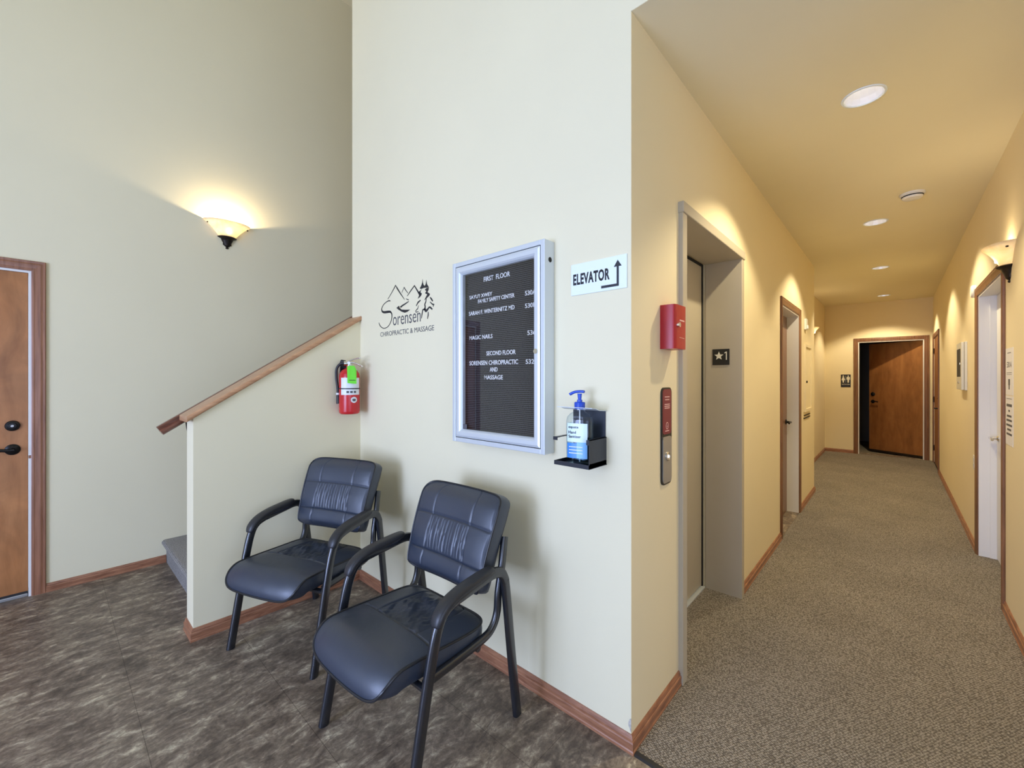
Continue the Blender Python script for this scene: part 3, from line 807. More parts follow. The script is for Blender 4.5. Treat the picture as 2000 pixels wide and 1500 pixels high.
def make_chair(label):
    t = empty('waiting_chair', (0, 0, 0), label, 'chair', 'black leather waiting chairs')
    bm, pipe = cushion(lambda v: .236 + .012 * v, .545, .072, seat_disp, seat_map, na=110, nb=130)
    s = obj('seat', bm, 'leather', t, True, 38)
    b = bmesh.new(); sweep(b, pipe, ell(.005, .005, 8), up=(0, .3, 1), closed=True); obj('piping', b, 'piping', s, True)
    bm, pipe = cushion(lambda v: .229 + .020 * v, .385, .078, back_disp, back_map, na=150, nb=120, n=9.0)
    s = obj('backrest', bm, 'leather', t, True, 38)
    b = bmesh.new(); sweep(b, pipe, ell(.0042, .0042, 8), up=(0, -1, .3), closed=True); obj('piping', b, 'piping', s, True)
    # plastic shell plate behind the back
    b = bmesh.new(); sec = [(.205, .64), (.305, .80), (.313, .795), (.232, .62)]
    prism(b, sec, 'x', -.19, .19); obj('back_shell', b, 'arm_black', t)
    tube = ell(.0130, .0200, 16, 3.0)
    for sg in (-1, 1):
        x = sg * .284
        fl = smooth_path([(x, -.247, 0), (x, -.205, .22), (sg * .286, -.158, .46), (sg * .287, -.128, .565), (sg * .287, -.095, .606), (sg * .287, -.05, .622)], 6)
        b = bmesh.new(); sweep(b, fl, tube, up=(1, 0, 0)); obj('leg', b, 'frame_black', t, True, 50)
        ar = smooth_path([(sg * .287, -.05, .622), (sg * .287, .06, .636), (sg * .287, .145, .645), (sg * .286, .188, .632), (sg * .285, .212, .595)], 6)
        b = bmesh.new(); sweep(b, ar, tube, up=(1, 0, 0)); obj('arm_bar', b, 'frame_black', t, True, 50)
        rl = smooth_path([(sg * .285, .212, .595), (sg * .283, .228, .50), (sg * .280, .262, .25), (sg * .277, .300, 0)], 6)
        b = bmesh.new(); sweep(b, rl, tube, up=(1, 0, 0)); obj('leg', b, 'frame_black', t, True, 50)
        # padded armrest over the bar
        ap = smooth_path([(sg * .287, -.143, .566), (sg * .287, -.126, .602), (sg * .287, -.085, .632), (sg * .287, -.02, .650), (sg * .287, .06, .660), (sg * .287, .135, .668)], 6)
        n = len(ap); sc = [min(1.0, .62 + .38 * math.sqrt(min(1, min(i, n - 1 - i) / 4))) for i in range(n)]
        b = bmesh.new(); sweep(b, ap, [(a, c + .003) for a, c in ell(.026, .017, 18, 2.6)], up=(1, 0, 0), scale=sc); obj('armrest', b, 'arm_black', t, True, 60)
        # rail under the seat rising behind the back
        rp = smooth_path([(sg * .255, -.165, .372), (sg * .255, -.02, .380), (sg * .255, .120, .392), (sg * .257, .170, .415), (sg * .258, .196, .465), (sg * .258, .204, .54), (sg * .252, .232, .64), (sg * .235, .268, .74)], 6)
        b = bmesh.new(); sweep(b, rp, ell(.012, .016, 14, 2.8), up=(1, 0, 0)); obj('seat_rail', b, 'frame_black', t, True, 50)
    b = bmesh.new(); cyl(b, (-.278, -.165, .358), (.278, -.165, .358), .012); cyl(b, (-.26, .09, .368), (.26, .09, .368), .012); obj('stretcher', b, 'frame_black', t, True)
    return t
ch = make_chair('black leather guest chair in the corner under the fire extinguisher')
ch.location = (-2.361, .964, 0); ch.rotation_euler = (0, 0, math.radians(20.75))
dup(ch, (-1.427, 1.002, 0), math.radians(2.04), 'black leather guest chair below the letter board, closest to the camera')

# ------------------------------------------------------------------ letter board
lb = empty('letter_board', (-1.383, Ym, 1.08), 'silver framed black letter board with white letters listing the floors', 'directory board')
X0, X1, Z0, Z1, YF = -1.682, -1.084, 1.078, 1.987, Ym - .07
b = bmesh.new()
bw = .022
box(b, X0, X0 + bw, YF, Ym, Z0, Z1, .002); box(b, X1 - bw, X1, YF, Ym, Z0, Z1, .002)
box(b, X0 + bw, X1 - bw, YF, Ym, Z0, Z0 + bw, .002); box(b, X0 + bw, X1 - bw, YF, Ym, Z1 - bw, Z1, .002)
cs = child('case', b, 'alu', lb)
b = bmesh.new(); g = bw + .0035; dw = .040
def ring_frame(bm, xa, xb, za, zb, w, prof):
    """mitred frame; prof of (inward, y)"""
    rows = []
    for cx, cz, sx, sz in ((xa, za, 1, 1), (xb, za, -1, 1), (xb, zb, -1, -1), (xa, zb, 1, -1)):
        rows.append([bm.verts.new((cx + sx * i, y, cz + sz * i)) for i, y in prof])
    n = len(prof)
    for k in range(4):
        for j in range(n):
            bm.faces.new((rows[k][j], rows[k][(j + 1) % n], rows[(k + 1) % 4][(j + 1) % n], rows[(k + 1) % 4][j]))
ring_frame(b, X0 + g, X1 - g, Z0 + g, Z1 - g, dw, [(0, YF + .001), (.010, YF - .002), (.026, YF - .002), (.034, YF + .003), (dw, YF + .012), (dw, YF + .03), (0, YF + .03)])
df = child('door_frame', b, 'alu', lb)
b = bmesh.new(); box(b, X0 + bw, X1 - bw, YF + .034, YF + .036, Z0 + bw, Z1 - bw)
ring_frame(b, X0 + bw, X1 - bw, Z0 + bw, Z1 - bw, .01, [(0, YF + .006), (.0034, YF + .006), (.0034, YF + .03), (0, YF + .03)])
b.free(); b = bmesh.new(); ring_frame(b, X0 + bw, X1 - bw, Z0 + bw, Z1 - bw, .01, [(0, YF + .006), (.0034, YF + .006), (.0034, YF + .03), (0, YF + .03)])
child('door_seam', b, 'dark', lb)
b = bmesh.new(); box(b, X0 + bw, X1 - bw, 1.444, Ym - .002, Z0 + bw, Z1 - bw); child('letter_felt', b, 'felt', lb)
b = bmesh.new(); box(b, X0 + .055, X1 - .055, YF + .016, YF + .019, Z0 + .055, Z1 - .055); child('glass_pane', b, 'glass', lb)
for s_, xa, xb, z, h in (('FIRST  FLOOR', -1.497, -1.322, 1.875, .024), ("SAYU'? XWEY", -1.602, -1.439, 1.801, .019), ('FAMILY SAFETY CENTER', -1.538, -1.294, 1.774, .019), ('530A', -1.230, -1.166, 1.772, .021),
        ('SARAH F. WINTERNITZ MD', -1.606, -1.294, 1.718, .021), ('530B', -1.230, -1.166, 1.715, .021), ('MAGIC NAILS', -1.602, -1.437, 1.594, .021), ('536', -1.216, -1.168, 1.593, .021),
        ('SECOND FLOOR', -1.479, -1.287, 1.511, .021), ('SORENSEN CHIROPRACTIC', -1.602, -1.272, 1.465, .022), ('532', -1.226, -1.177, 1.464, .021), ('AND', -1.455, -1.403, 1.432, .021), ('MASSAGE', -1.493, -1.368, 1.394, .021)):
    child('text_line', text_bm(s_, xb - xa, h, '-y', (xa, 1.4445, z), .002, .010), 'letter_white', lb)
b = bmesh.new(); cyl(b, (X1 - .045, YF - .006, 1.515), (X1 - .045, YF + .01, 1.515), .011); lk = child('lock', b, 'chrome', lb, True)
b = bmesh.new(); cyl(b, (X1 - .002, YF + .038, 1.905), (X1 + .0012, YF + .038, 1.905), .011); child('side_hole', b, 'dark', lb)
b = bmesh.new(); box(b, X0 + .066, X0 + .094, YF + .0145, YF + .0158, Z0 + .066, Z0 + .090); child('sticker', b, 'grey_ink', lb)

# elevator direction sign
sg = empty('elevator_sign', (-.868, Ym, 1.742), 'white rectangular sign reading ELEVATOR with an arrow', 'sign')
b = bmesh.new(); box(b, -.994, -.743, Ym - .006, Ym, 1.742, 1.870, .001); child('plate', b, 'sign_white', sg)
child('lettering', text_bm('ELEVATOR', .168, .046, '-y', (-.983, Ym - .0062, 1.783), .0006, .036, 1.10), 'ink', sg)
b = bmesh.new(); pl = lambda u, v, d: (u, Ym - .0062 - d, v)
flat_poly(b, [(-.852, 1.753), (-.776, 1.753), (-.776, 1.828), (-.764, 1.828), (-.7805, 1.853), (-.797, 1.828), (-.785, 1.828), (-.785, 1.763), (-.852, 1.763)], pl)
child('arrow', b, 'ink', sg)

# clinic logo lettered straight on the wall
lg = empty('wall_logo', (-2.22, Ym, 1.67), 'black clinic logo of mountains and trees lettered on the wall', 'logo')
plw = lambda u, v, d: (u, Ym - .0004 - d, v)
LOGO = {'mountains': [(0, [(-2.409, 1.909, .0043), (-2.362, 1.946, .0054), (-2.32, 1.984, .0093), (-2.302, 1.963, .0101), (-2.264, 1.924, .0079), (-2.22, 1.882, .0029)]),
 (0, [(-2.251, 1.928, .0036), (-2.236, 1.946, .0043), (-2.226, 1.958, .0072), (-2.21, 1.94, .0057), (-2.184, 1.917, .0036)]),
 (0, [(-2.192, 1.9, .0036), (-2.157, 1.926, .0072), (-2.117, 1.952, .0093), (-2.093, 1.925, .0093), (-2.067, 1.896, .0108)]),
 (1, [(-2.31, 1.841), (-2.28, 1.852), (-2.275, 1.839), (-2.254, 1.825), (-2.212, 1.819), (-2.161, 1.814), (-2.189, 1.805), (-2.218, 1.801), (-2.254, 1.812), (-2.288, 1.828)]),
 (1, [(-2.271, 1.844), (-2.249, 1.852), (-2.212, 1.86), (-2.176, 1.868), (-2.174, 1.864), (-2.21, 1.852), (-2.241, 1.844), (-2.256, 1.837), (-2.269, 1.839)]),
 (1, [(-2.208, 1.888), (-2.174, 1.877), (-2.178, 1.873), (-2.197, 1.879)])],
 'trees': [(1, [(-2.036, 1.98), (-2.032, 1.956), (-2.025, 1.943), (-2.014, 1.936), (-2.005, 1.946), (-1.999, 1.969), (-1.994, 1.944), (-1.973, 1.92), (-1.993, 1.923), (-2.009, 1.924), (-2.027, 1.925), (-2.046, 1.923), (-2.064, 1.927), (-2.047, 1.945), (-2.039, 1.96)]),
 (1, [(-2.041, 1.921), (-2.055, 1.911), (-2.057, 1.904), (-2.043, 1.896), (-2.048, 1.886), (-2.062, 1.877), (-2.084, 1.869), (-2.07, 1.888), (-2.079, 1.904), (-2.069, 1.911)]),
 (1, [(-2.014, 1.913), (-1.997, 1.922), (-1.976, 1.919), (-1.978, 1.907), (-1.989, 1.897), (-1.965, 1.883), (-1.971, 1.873), (-1.996, 1.862), (-2.02, 1.853), (-2.006, 1.868), (-1.991, 1.883), (-2.012, 1.893), (-1.999, 1.903)]),
 (0, [(-2.0, 1.862, .0057), (-2.005, 1.842, .0086), (-2.014, 1.829, .0093), (-2.011, 1.815, .0108), (-2.013, 1.801, .0144), (-2.004, 1.79, .0162), (-1.988, 1.796, .0129), (-1.972, 1.807, .0093), (-1.959, 1.803, .0108), (-1.943, 1.792, .0086)]),
 (0, [(-2.056, 1.858, .0072), (-2.081, 1.848, .0101), (-2.099, 1.829, .0057)]),
 (0, [(-2.075, 1.83, .0029), (-2.084, 1.812, .0065), (-2.107, 1.799, .005), (-2.103, 1.793, .0057), (-2.074, 1.793, .0029)]),
 (0, [(-1.965, 1.864, .005), (-1.952, 1.852, .0108), (-1.939, 1.838, .0079)]),
 (0, [(-1.965, 1.837, .0043), (-1.941, 1.82, .0086), (-1.929, 1.819, .0108), (-1.936, 1.806, .005)]),
 (0, [(-2.009, 1.801, .0108), (-2.034, 1.799, .0093), (-2.042, 1.773, .0086), (-2.046, 1.75, .005)]),
 (0, [(-1.981, 1.782, .0065), (-1.982, 1.762, .0093), (-1.989, 1.742, .0057)])],
 'initial': [(0, [(-2.381, 1.894, .0072), (-2.401, 1.897, .0065), (-2.426, 1.893, .0057), (-2.458, 1.881, .0057), (-2.478, 1.865, .0072), (-2.484, 1.85, .0101), (-2.475, 1.836, .0129), (-2.452, 1.829, .0151), (-2.412, 1.827, .0158), (-2.384, 1.825, .0137), (-2.367, 1.814, .0108), (-2.362, 1.8, .0093), (-2.364, 1.782, .0079), (-2.373, 1.762, .0065), (-2.389, 1.745, .0057), (-2.412, 1.731, .005), (-2.441, 1.725, .005), (-2.464, 1.726, .005), (-2.493, 1.738, .0057), (-2.511, 1.754, .0065), (-2.518, 1.767, .0043)])]}
for nm, lst in LOGO.items():
    b = bmesh.new()
    for kind, pts in lst: (stroke if kind == 0 else flat_poly)(b, pts, plw)
    child(nm, b, 'ink', lg)
child('lettering', text_bm('orensen', .296, .054, '-y', (-2.351, Ym - .0004, 1.733), .0006, -.004), 'grey_ink', lg)
child('lettering', text_bm('CHIROPRACTIC & MASSAGE', .573, .030, '-y', (-2.500, Ym - .0004, 1.672), .0006, 0), 'grey_ink', lg)

# ------------------------------------------------------------------ hand sanitizer and its wall bracket
br = empty('sanitizer_bracket', (-.91, Ym, 1.05), 'charcoal metal wall bracket holding the sanitizer bottle', 'bracket')
bx0, bx1, by = -.990, -.830, 1.338
b = bmesh.new(); box(b, -.985, -.835, Ym - .004, Ym, 1.065, 1.272, .001); child('back_plate', b, 'bracket', br)
b = bmesh.new(); box(b, bx0, bx1, by, Ym - .001, 1.062, 1.0645); box(b, bx0, bx1, by, by + .002, 1.0645, 1.078); box(b, bx1 - .002, bx1, by + .002, Ym - .004, 1.0645, 1.082); box(b, bx0, bx0 + .002, by + .002, Ym - .004, 1.0645, 1.078); child('shelf', b, 'bracket', br)
b = bmesh.new(); box(b, bx0, -.974, by, by + .020, 1.168, 1.171); box(b, bx0, bx0 + .014, by + .020, Ym - .002, 1.168, 1.171); box(b, bx0 - .004, -.974, by - .001, by + .001, 1.158, 1.171); child('middle_shelf', b, 'bracket', br)
b = bmesh.new(); box(b, -.842, bx1, by, by + .020, 1.168, 1.171); box(b, bx1 - .014, bx1, by + .020, Ym - .004, 1.168, 1.171); box(b, -.842, bx1, by - .001, by + .001, 1.152, 1.171); box(b, bx1 - .002, bx1, by, Ym - .004, 1.064, 1.171)
child('middle_shelf', b, 'bracket', br)
b = bmesh.new()
prism(b, [(by + .02, 1.286), (by + .02, 1.2885), (by + .045, 1.2865), (by + .045, 1.284)], 'x', bx0, bx1)
for xa, xb in ((bx0, -.928), (-.886, bx1)): prism(b, [(by + .045, 1.284), (by + .045, 1.2865), (Ym - .06, 1.2785), (Ym - .06, 1.276)], 'x', xa, xb)
prism(b, [(Ym - .06, 1.276), (Ym - .06, 1.2785), (Ym - .001, 1.2735), (Ym - .001, 1.271)], 'x', bx0, bx1)
child('top_plate', b, 'alu', br)

bo = empty('sanitizer_bottle', (-.907, 1.393, 1.0645), 'clear pump bottle of hand sanitizer with blue pump', 'bottle')
bo.rotation_euler = (0, 0, math.radians(12)); bo.scale = (1.20, 1.10, 1.0)
def loft(bm, rows, n=36, p=3.0):
    prev = None
    for z, a, c in rows:
        r = [bm.verts.new((x, y, z)) for x, y in ell(a, c, n, p)]
        if prev: 
            for i in range(n): bm.faces.new((prev[i], prev[(i + 1) % n], r[(i + 1) % n], r[i]))
        else: bm.faces.new(r[::-1])
        prev = r
    bm.faces.new(prev)
b = bmesh.new(); loft(b, [(0.0, .036, .022), (.004, .041, .027), (.012, .0435, .029), (.10, .0435, .029), (.168, .0435, .029), (.185, .040, .027), (.198, .030, .022), (.206, .017, .016), (.212, .0145, .0145), (.224, .0145, .0145)]); obj('body', b, 'bottle', bo, True)
b = bmesh.new(); loft(b, [(0.004, .034, .021), (.012, .0412, .0268), (.10, .0412, .0268), (.160, .0412, .0268)]); obj('gel', b, 'gel', bo, True)
def curved_label(x0, x1, z0, z1, name, mat, off=.0006, n=10):
    bm = bmesh.new(); rows = []
    for i in range(n + 1):
        x = x0 + (x1 - x0) * i / n
        y = -.029 * (1 - min(.999, abs(x / .0435)) ** 3.0) ** (1 / 3.0) - off
        rows.append([bm.verts.new((x, y, z0)), bm.verts.new((x, y, z1))])
    for i in range(n): bm.faces.new((rows[i][0], rows[i + 1][0], rows[i + 1][1], rows[i][1]))
    return obj(name, bm, mat, bo, True)
curved_label(-.034, .034, .090, .162, 'label', 'label_cyan')
curved_label(-.034, .000, .028, .086, 'label', 'label_blue'); curved_label(.000, .034, .028, .090, 'label', 'label_light_blue')
for s_, w, z in (('equate', .034, .140), ('Hand', .026, .122), ('Sanitizer', .042, .106)):
    o = obj('lettering', text_bm(s_, w, .011, '-y', (-.028, -.0300, z), .0003, .01), 'ink', bo)
for z in (.070, .058, .046):
    b = bmesh.new(); flat_poly(b, [(-.026, z), (.020, z), (.020, z + .003), (-.026, z + .003)], lambda u, v, d: (u, -.0296 - d, v)); obj('printed_line', b, 'label_white', bo)
b = bmesh.new(); lathe(b, [(.0001, .216), (.0175, .216), (.0178, .240), (.0155, .243), (.0085, .244), (.0085, .252), (.0001, .252)], 28); cp = obj('pump_collar', b, 'pump_blue', bo, True)
b = bmesh.new(); cyl(b, (0, 0, .25), (0, 0, .276), .0055, .0075); sweep(b, smooth_path([(.016, 0, .283), (0, 0, .284), (-.018, 0, .281), (-.034, 0, .272)]), ell(.007, .0055, 12), up=(0, 1, 0)); obj('pump_head', b, 'pump_blue', bo, True)
b = bmesh.new(); cyl(b, (0, 0, .01), (0, 0, .214), .002, seg=8); obj('dip_tube', b, 'white_plastic', bo)

# ------------------------------------------------------------------ fire extinguisher
fe = empty('fire_extinguisher', (-2.693, 1.352, 1.163), 'red fire extinguisher with neon green tag hanging on the half wall', 'fire extinguisher')
b = bmesh.new(); lathe(b, [(.0001, 0), (.055, 0), (.063, .006), (.065, .018), (.065, .245), (.062, .266), (.050, .287), (.032, .300), (.020, .304), (.020, .318), (.0001, .318)], 36); obj('cylinder', b, 'ext_red', fe, True, 60)
def band(z0, z1, a0, a1, r, n=16):
    bm = bmesh.new(); lathe(bm, [(r, z0), (r + .0006, z0), (r + .0006, z1), (r, z1)], n, math.radians(a0), math.radians(a1)); return bm
fv = -19     # direction of the camera seen from the extinguisher, degrees
obj('label', band(.128, .240, fv - 58, fv + 58, .0652), 'label_white', fe, True)
for a in (-24, -4, 16):
    obj('pictogram', band(.140, .154, fv + a, fv + a + 14, .0660, 5), 'grey_ink', fe, True)
obj('strap', band(.165, .172, 0, 359.9, .0664, 40), 'rubber', fe, True)
b = bmesh.new(); n = 20; cc = b.verts.new((.0656 * math.cos(math.radians(fv + 18)), .0656 * math.sin(math.radians(fv + 18)), .095)); ringv = []
for i in range(n):
    a = math.radians(fv + 18) + .33 * math.cos(2 * PI * i / n); ringv.append(b.verts.new((.0658 * math.cos(a), .0658 * math.sin(a), .095 + .020 * math.sin(2 * PI * i / n))))
for i in range(n): b.faces.new((cc, ringv[i], ringv[(i + 1) % n]))
sl = obj('seal_sticker', b, 'label_white', fe, True)
obj('emblem', band(.086, .102, fv + 10, fv + 26, .0664, 5), 'grey_ink', fe, True)
b = bmesh.new(); cyl(b, (0, 0, .31), (0, 0, .345), .019, .015); cyl(b, (0, 0, .338), (.034, -.022, .338), .010); cyl(b, (-.004, -.010, .335), (-.012, -.034, .335), .016, .016); obj('valve', b, 'chrome', fe, True)
b = bmesh.new(); sweep(b, smooth_path([(-.01, .0, .348), (.02, .014, .362), (.075, .035, .372)]), ell(.011, .005, 10), up=(.5, -.85, 0)); obj('lever', b, 'chrome', fe, True)
b = bmesh.new(); sweep(b, smooth_path([(.0, .0, .340), (.03, .02, .338), (.085, .045, .316)]), ell(.011, .005, 10), up=(.5, -.85, 0)); obj('lever', b, 'chrome', fe, True)
b = bmesh.new(); cyl(b, (-.028, -.018, .345), (-.052, -.030, .350), .012); obj('hose_fitting', b, 'rubber', fe, True)
b = bmesh.new(); sweep(b, smooth_path([(-.018, -.014, .336), (-.040, -.040, .334), (-.056, -.060, .300), (-.056, -.062, .24), (-.044, -.060, .18), (-.040, -.058, .13), (-.037, -.058, .085)]), ell(.0085, .0085, 12), up=(0, 1, .1)); hs = obj('hose', b, 'rubber', fe, True)
b = bmesh.new(); cyl(b, (-.040, -.059, .125), (-.037, -.0585, .068), .011, .013); obj('nozzle', b, 'rubber', fe, True)
b = bmesh.new(); cyl(b, (-.0408, -.0592, .128), (-.0402, -.059, .140), .0118); obj('hose_clip', b, 'label_white', fe, True)
tg_ = math.radians(fv + 4); tn = Vector((math.cos(tg_), math.sin(tg_), 0)); tt = Vector((-tn.y, tn.x, 0))
tplace = lambda u, v, d: tuple(tn * (.0725 + d + .004 * math.sin(v * 40)) + tt * u + Vector((0, 0, v)))
b = bmesh.new(); flat_poly(b, [(-.028, .205), (.028, .200), (.029, .290), (.016, .318), (-.016, .320), (-.030, .312)], tplace, .0008); tgo = obj('inspection_tag', b, 'green_tag', fe)
b = bmesh.new()
for z, w in ((.222, .046), (.236, .040), (.250, .008), (.264, .030), (.282, .022)): flat_poly(b, [(-w / 2, z), (w / 2, z), (w / 2, z + .004), (-w / 2, z + .004)], lambda u, v, d: tuple(Vector(tplace(u, v, d)) + tn * .001), .0005)
o = obj('printing', b, 'ink', tgo)
b = bmesh.new(); box(b, -.0735, -.067, -.03, .03, .10, .35); box(b, -.0735, -.0, -.012, .012, .305, .312); obj('wall_hook', b, 'bracket', fe)

# ------------------------------------------------------------------ wall sconces
def make_sconce(name, loc, rz, label, power):
    """half bowl on the wall plane y = 0, bulging towards local -y; loc at the finial"""
    t = empty(name, loc, label, 'wall lamp', 'alabaster wall lamps', rz=rz)
    sh = [(.050, .092), (.062, .104), (.078, .125), (.098, .150), (.122, .176), (.146, .196), (.163, .206), (.168, .212), (.163, .214), (.145, .203), (.120, .183), (.095, .156), (.074, .130), (.058, .110), (.046, .098)]
    b = bmesh.new(); lathe(b, sh, 40, PI, 2 * PI, sy=.66); s = obj('shade', b, 'alabaster', t, True, 70)
    for sg in (-1, 1):
        b = bmesh.new(); cyl(b, (sg * .140, -.026, .184), (sg * .143, -.034, .183), .005, seg=12); obj('screw', b, 'bronze', s, True)
    mp_ = [(.001, 0), (.010, .002), (.012, .010), (.007, .016), (.018, .022), (.024, .034), (.030, .050), (.037, .062), (.044, .080), (.062, .088), (.070, .094), (.060, .100), (.046, .098)]
    b = bmesh.new(); lathe(b, mp_, 32, PI, 2 * PI, sy=.80); obj('metal_cup', b, 'bronze', t, True, 70)
    b = bmesh.new(); box(b, -.03, .03, -.006, 0, .03, .15); obj('back_plate', b, 'bronze', t)
    b = bmesh.new(); lathe(b, [(.0005, .120), (.014, .122), (.016, .135), (.014, .150), (.0005, .156)], 16, mat=Matrix.Translation((0, -.045, 0))); obj('bulb', b, 'bulb', t, True)
    d = bpy.data.lights.new('sconce_lamp', 'POINT'); d.energy = power; d.color = (1.0, .80, .52); d.shadow_soft_size = .016
    l = bpy.data.objects.new('sconce_lamp', d); C.objects.link(l); l.parent = t; l.location = (0, -.045, .165)
    return t
make_sconce('wall_sconce', (Xl, 1.0, 2.474), PI / 2, 'lit alabaster wall lamp on the tall left wall above the stairs', 26)
make_sconce('wall_sconce', (Xr, 3.72, 1.950), -PI / 2, 'lit alabaster wall lamp on the right wall above the white door', 4.5)
make_sconce('wall_sconce', (Xl2, 8.22, 2.0), PI / 2, 'small lit wall lamp far down the corridor on the set back left wall', 2.5)

# ------------------------------------------------------------------ recessed downlights
NM = ('first and largest round ceiling downlight, at the corridor mouth', 'second round ceiling downlight, just past the smoke detector', 'third round ceiling downlight down the corridor', 'last round ceiling downlight, in front of the restroom door')
for (lx, ly), lab in zip(LIGHTS, NM):
    t = empty('recessed_light', (lx, ly, Zc), lab, 'ceiling light', 'corridor downlights')
    b = bmesh.new(); lathe(b, [(LR + .008, -.0005), (LR + .006, -.004), (LR - .002, -.005), (LR - .006, 0), (LR - .004, .002), (LR + .008, -.0005)], 40); obj('trim_ring', b, 'sign_white', t, True)
    b = bmesh.new(); lathe(b, [(LR - .004, .0), (LR - .008, .03), (LR - .018, .07), (LR - .034, .11)], 14); obj('reflector', b, 'reflector', t)
    b = bmesh.new(); lathe(b, [(.0005, .098), (.030, .100), (.046, .108), (.048, .112)], 24); obj('lamp', b, 'lamp', t, True)
    d = bpy.data.lights.new('downlight', 'SPOT'); d.energy = SPOT_W; d.color = WARM; d.spot_size = math.radians(118); d.spot_blend = 0.34; d.shadow_soft_size = .03
    l = bpy.data.objects.new('downlight', d); C.objects.link(l); l.parent = t; l.location = (0, 0, .015)
t = empty('smoke_detector', (.104, 4.33, Zc), 'round cream smoke detector on the corridor ceiling', 'smoke detector')
b = bmesh.new(); lathe(b, [(.072, 0), (.072, -.010), (.062, -.014), (.060, -.030), (.052, -.038), (.0005, -.044)], 32); obj('housing', b, 'white_plastic', t, True, 35)
b = bmesh.new(); lathe(b, [(.0615, -.018), (.0625, -.018), (.0625, -.026), (.0615, -.026)], 32); obj('vent_slot', b, 'dark', t)

# ------------------------------------------------------------------ things on the yellow wall by the elevator
kb = empty('key_box', (Xc, 1.79, 1.52), 'glossy red metal key box beside the elevator', 'key box')
b = bmesh.new(); pts = [(Xc, 1.730), (-.680, 1.730), (-.671, 1.733), (-.666, 1.740), (-.663, 1.752), (-.6645, 1.846), (-.669, 1.852), (Xc, 1.852)]
prism(b, pts, 'z', 1.523, 1.707); child('body', b, 'red', kb, True, 25)
b = bmesh.new(); cyl(b, (-.664, 1.757, 1.622), (-.654, 1.757, 1.622), .010); child('lock', b, 'chrome', kb, True)
b = bmesh.new(); fp = lambda u, v, d: (-.6629 + d + (1.752 - u) * .016, u, v)
flat_poly(b, [(1.775, 1.640), (1.830, 1.640), (1.830, 1.646), (1.775, 1.646)], fp, .001); child('printed_line', b, 'pink_ink', kb); b = bmesh.new(); flat_poly(b, [(1.775, 1.570), (1.830, 1.568), (1.830, 1.570), (1.775, 1.572)], fp, .001); child('printed_line', b, 'pink_ink', kb)

cpn = empty('call_panel', (Xc, 1.786, .945), 'tall narrow elevator call panel, maroon above and steel below', 'call panel')
def rrect(y0, y1, z0, z1, r, n=5):
    out = []
    for cy, cz, a0 in ((y1 - r, z1 - r, 0), (y0 + r, z1 - r, PI / 2), (y0 + r, z0 + r, PI), (y1 - r, z0 + r, 1.5 * PI)):
        for k in range(n + 1):
            a = a0 + PI / 2 * k / n; out.append((cy + r * math.cos(a), cz + r * math.sin(a)))
    return out
b = bmesh.new(); prism(b, rrect(1.734, 1.840, .945, 1.360, .024), 'x', Xc, Xc + .006); child('back_plate', b, 'sign_black', cpn)
b = bmesh.new(); prism(b, rrect(1.742, 1.833, 1.160, 1.353, .017), 'x', Xc + .006, Xc + .0072); lp = child('label', b, 'maroon', cpn)
b = bmesh.new(); prism(b, rrect(1.742, 1.833, .952, 1.150, .017), 'x', Xc + .006, Xc + .0085); child('face_plate', b, 'steel', cpn)
b = bmesh.new(); mt = Matrix.Translation((Xc + .0085, 1.7875, 1.065)) @ Matrix.Rotation(PI / 2, 4, 'Y'); lathe(b, [(.019, 0), (.019, .004), (.015, .006), (.013, .004), (.0005, .004)], 28, mat=mt); bt = child('call_button', b, 'chrome', cpn, True)
b = bmesh.new(); lathe(b, [(.007, .0042), (.006, .007), (.0005, .008)], 16, mat=mt); child('button_light', b, 'led', cpn, True)
b = bmesh.new(); cp_ = lambda u, v, d: (Xc + .0072 + d, u, v)
for z, w in ((1.318, .050), (1.306, .044), (1.286, .056), (1.278, .058), (1.270, .054), (1.172, .04)):
    if z in (1.286, 1.172): child('printing', b, 'pink_ink', cpn); b = bmesh.new()
    flat_poly(b, [(1.7875 - w / 2, z), (1.7875 + w / 2, z), (1.7875 + w / 2, z + .004), (1.7875 - w / 2, z + .004)], cp_, .0004)
child('printing', b, 'pink_ink', cpn); b = bmesh.new()
for i in range(20):
    a, a2 = 2 * PI * i / 20, 2 * PI * (i + 1) / 20
    flat_poly(b, [(1.7875 + r * math.cos(x) , 1.196 + r * math.sin(x) * 1.1) for r, x in ((.014, a), (.014, a2), (.0115, a2), (.0115, a))], cp_, .0004)
flat_poly(b, [(1.784, 1.19), (1.791, 1.19), (1.7875, 1.203)], cp_, .0004)
child('symbol', b, 'pink_ink', cpn)

fs = empty('floor_sign', (-.832, 2.944, 1.486), 'small black sign with a star and number one in the elevator jamb', 'sign')
b = bmesh.new(); box(b, -.884, -.781, 2.9400, 2.944, 1.486, 1.590, .001); child('plate', b, 'sign_black', fs)
b = bmesh.new(); sp = lambda u, v, d: (u, 2.9400 - d, v)
star = []
for i in range(10):
    a = PI / 2 + i * PI / 5; r = .029 if i % 2 == 0 else .0125; star.append((-.844 + r * math.cos(a), 1.545 + r * math.sin(a)))
flat_poly(b, star, sp, .001); child('star', b, 'sign_cream', fs)
b = bmesh.new(); flat_poly(b, [(-.802, 1.519), (-.796, 1.519), (-.796, 1.572), (-.801, 1.572), (-.811, 1.566), (-.811, 1.560), (-.802, 1.565)], sp, .001); child('numeral', b, 'sign_cream', fs)

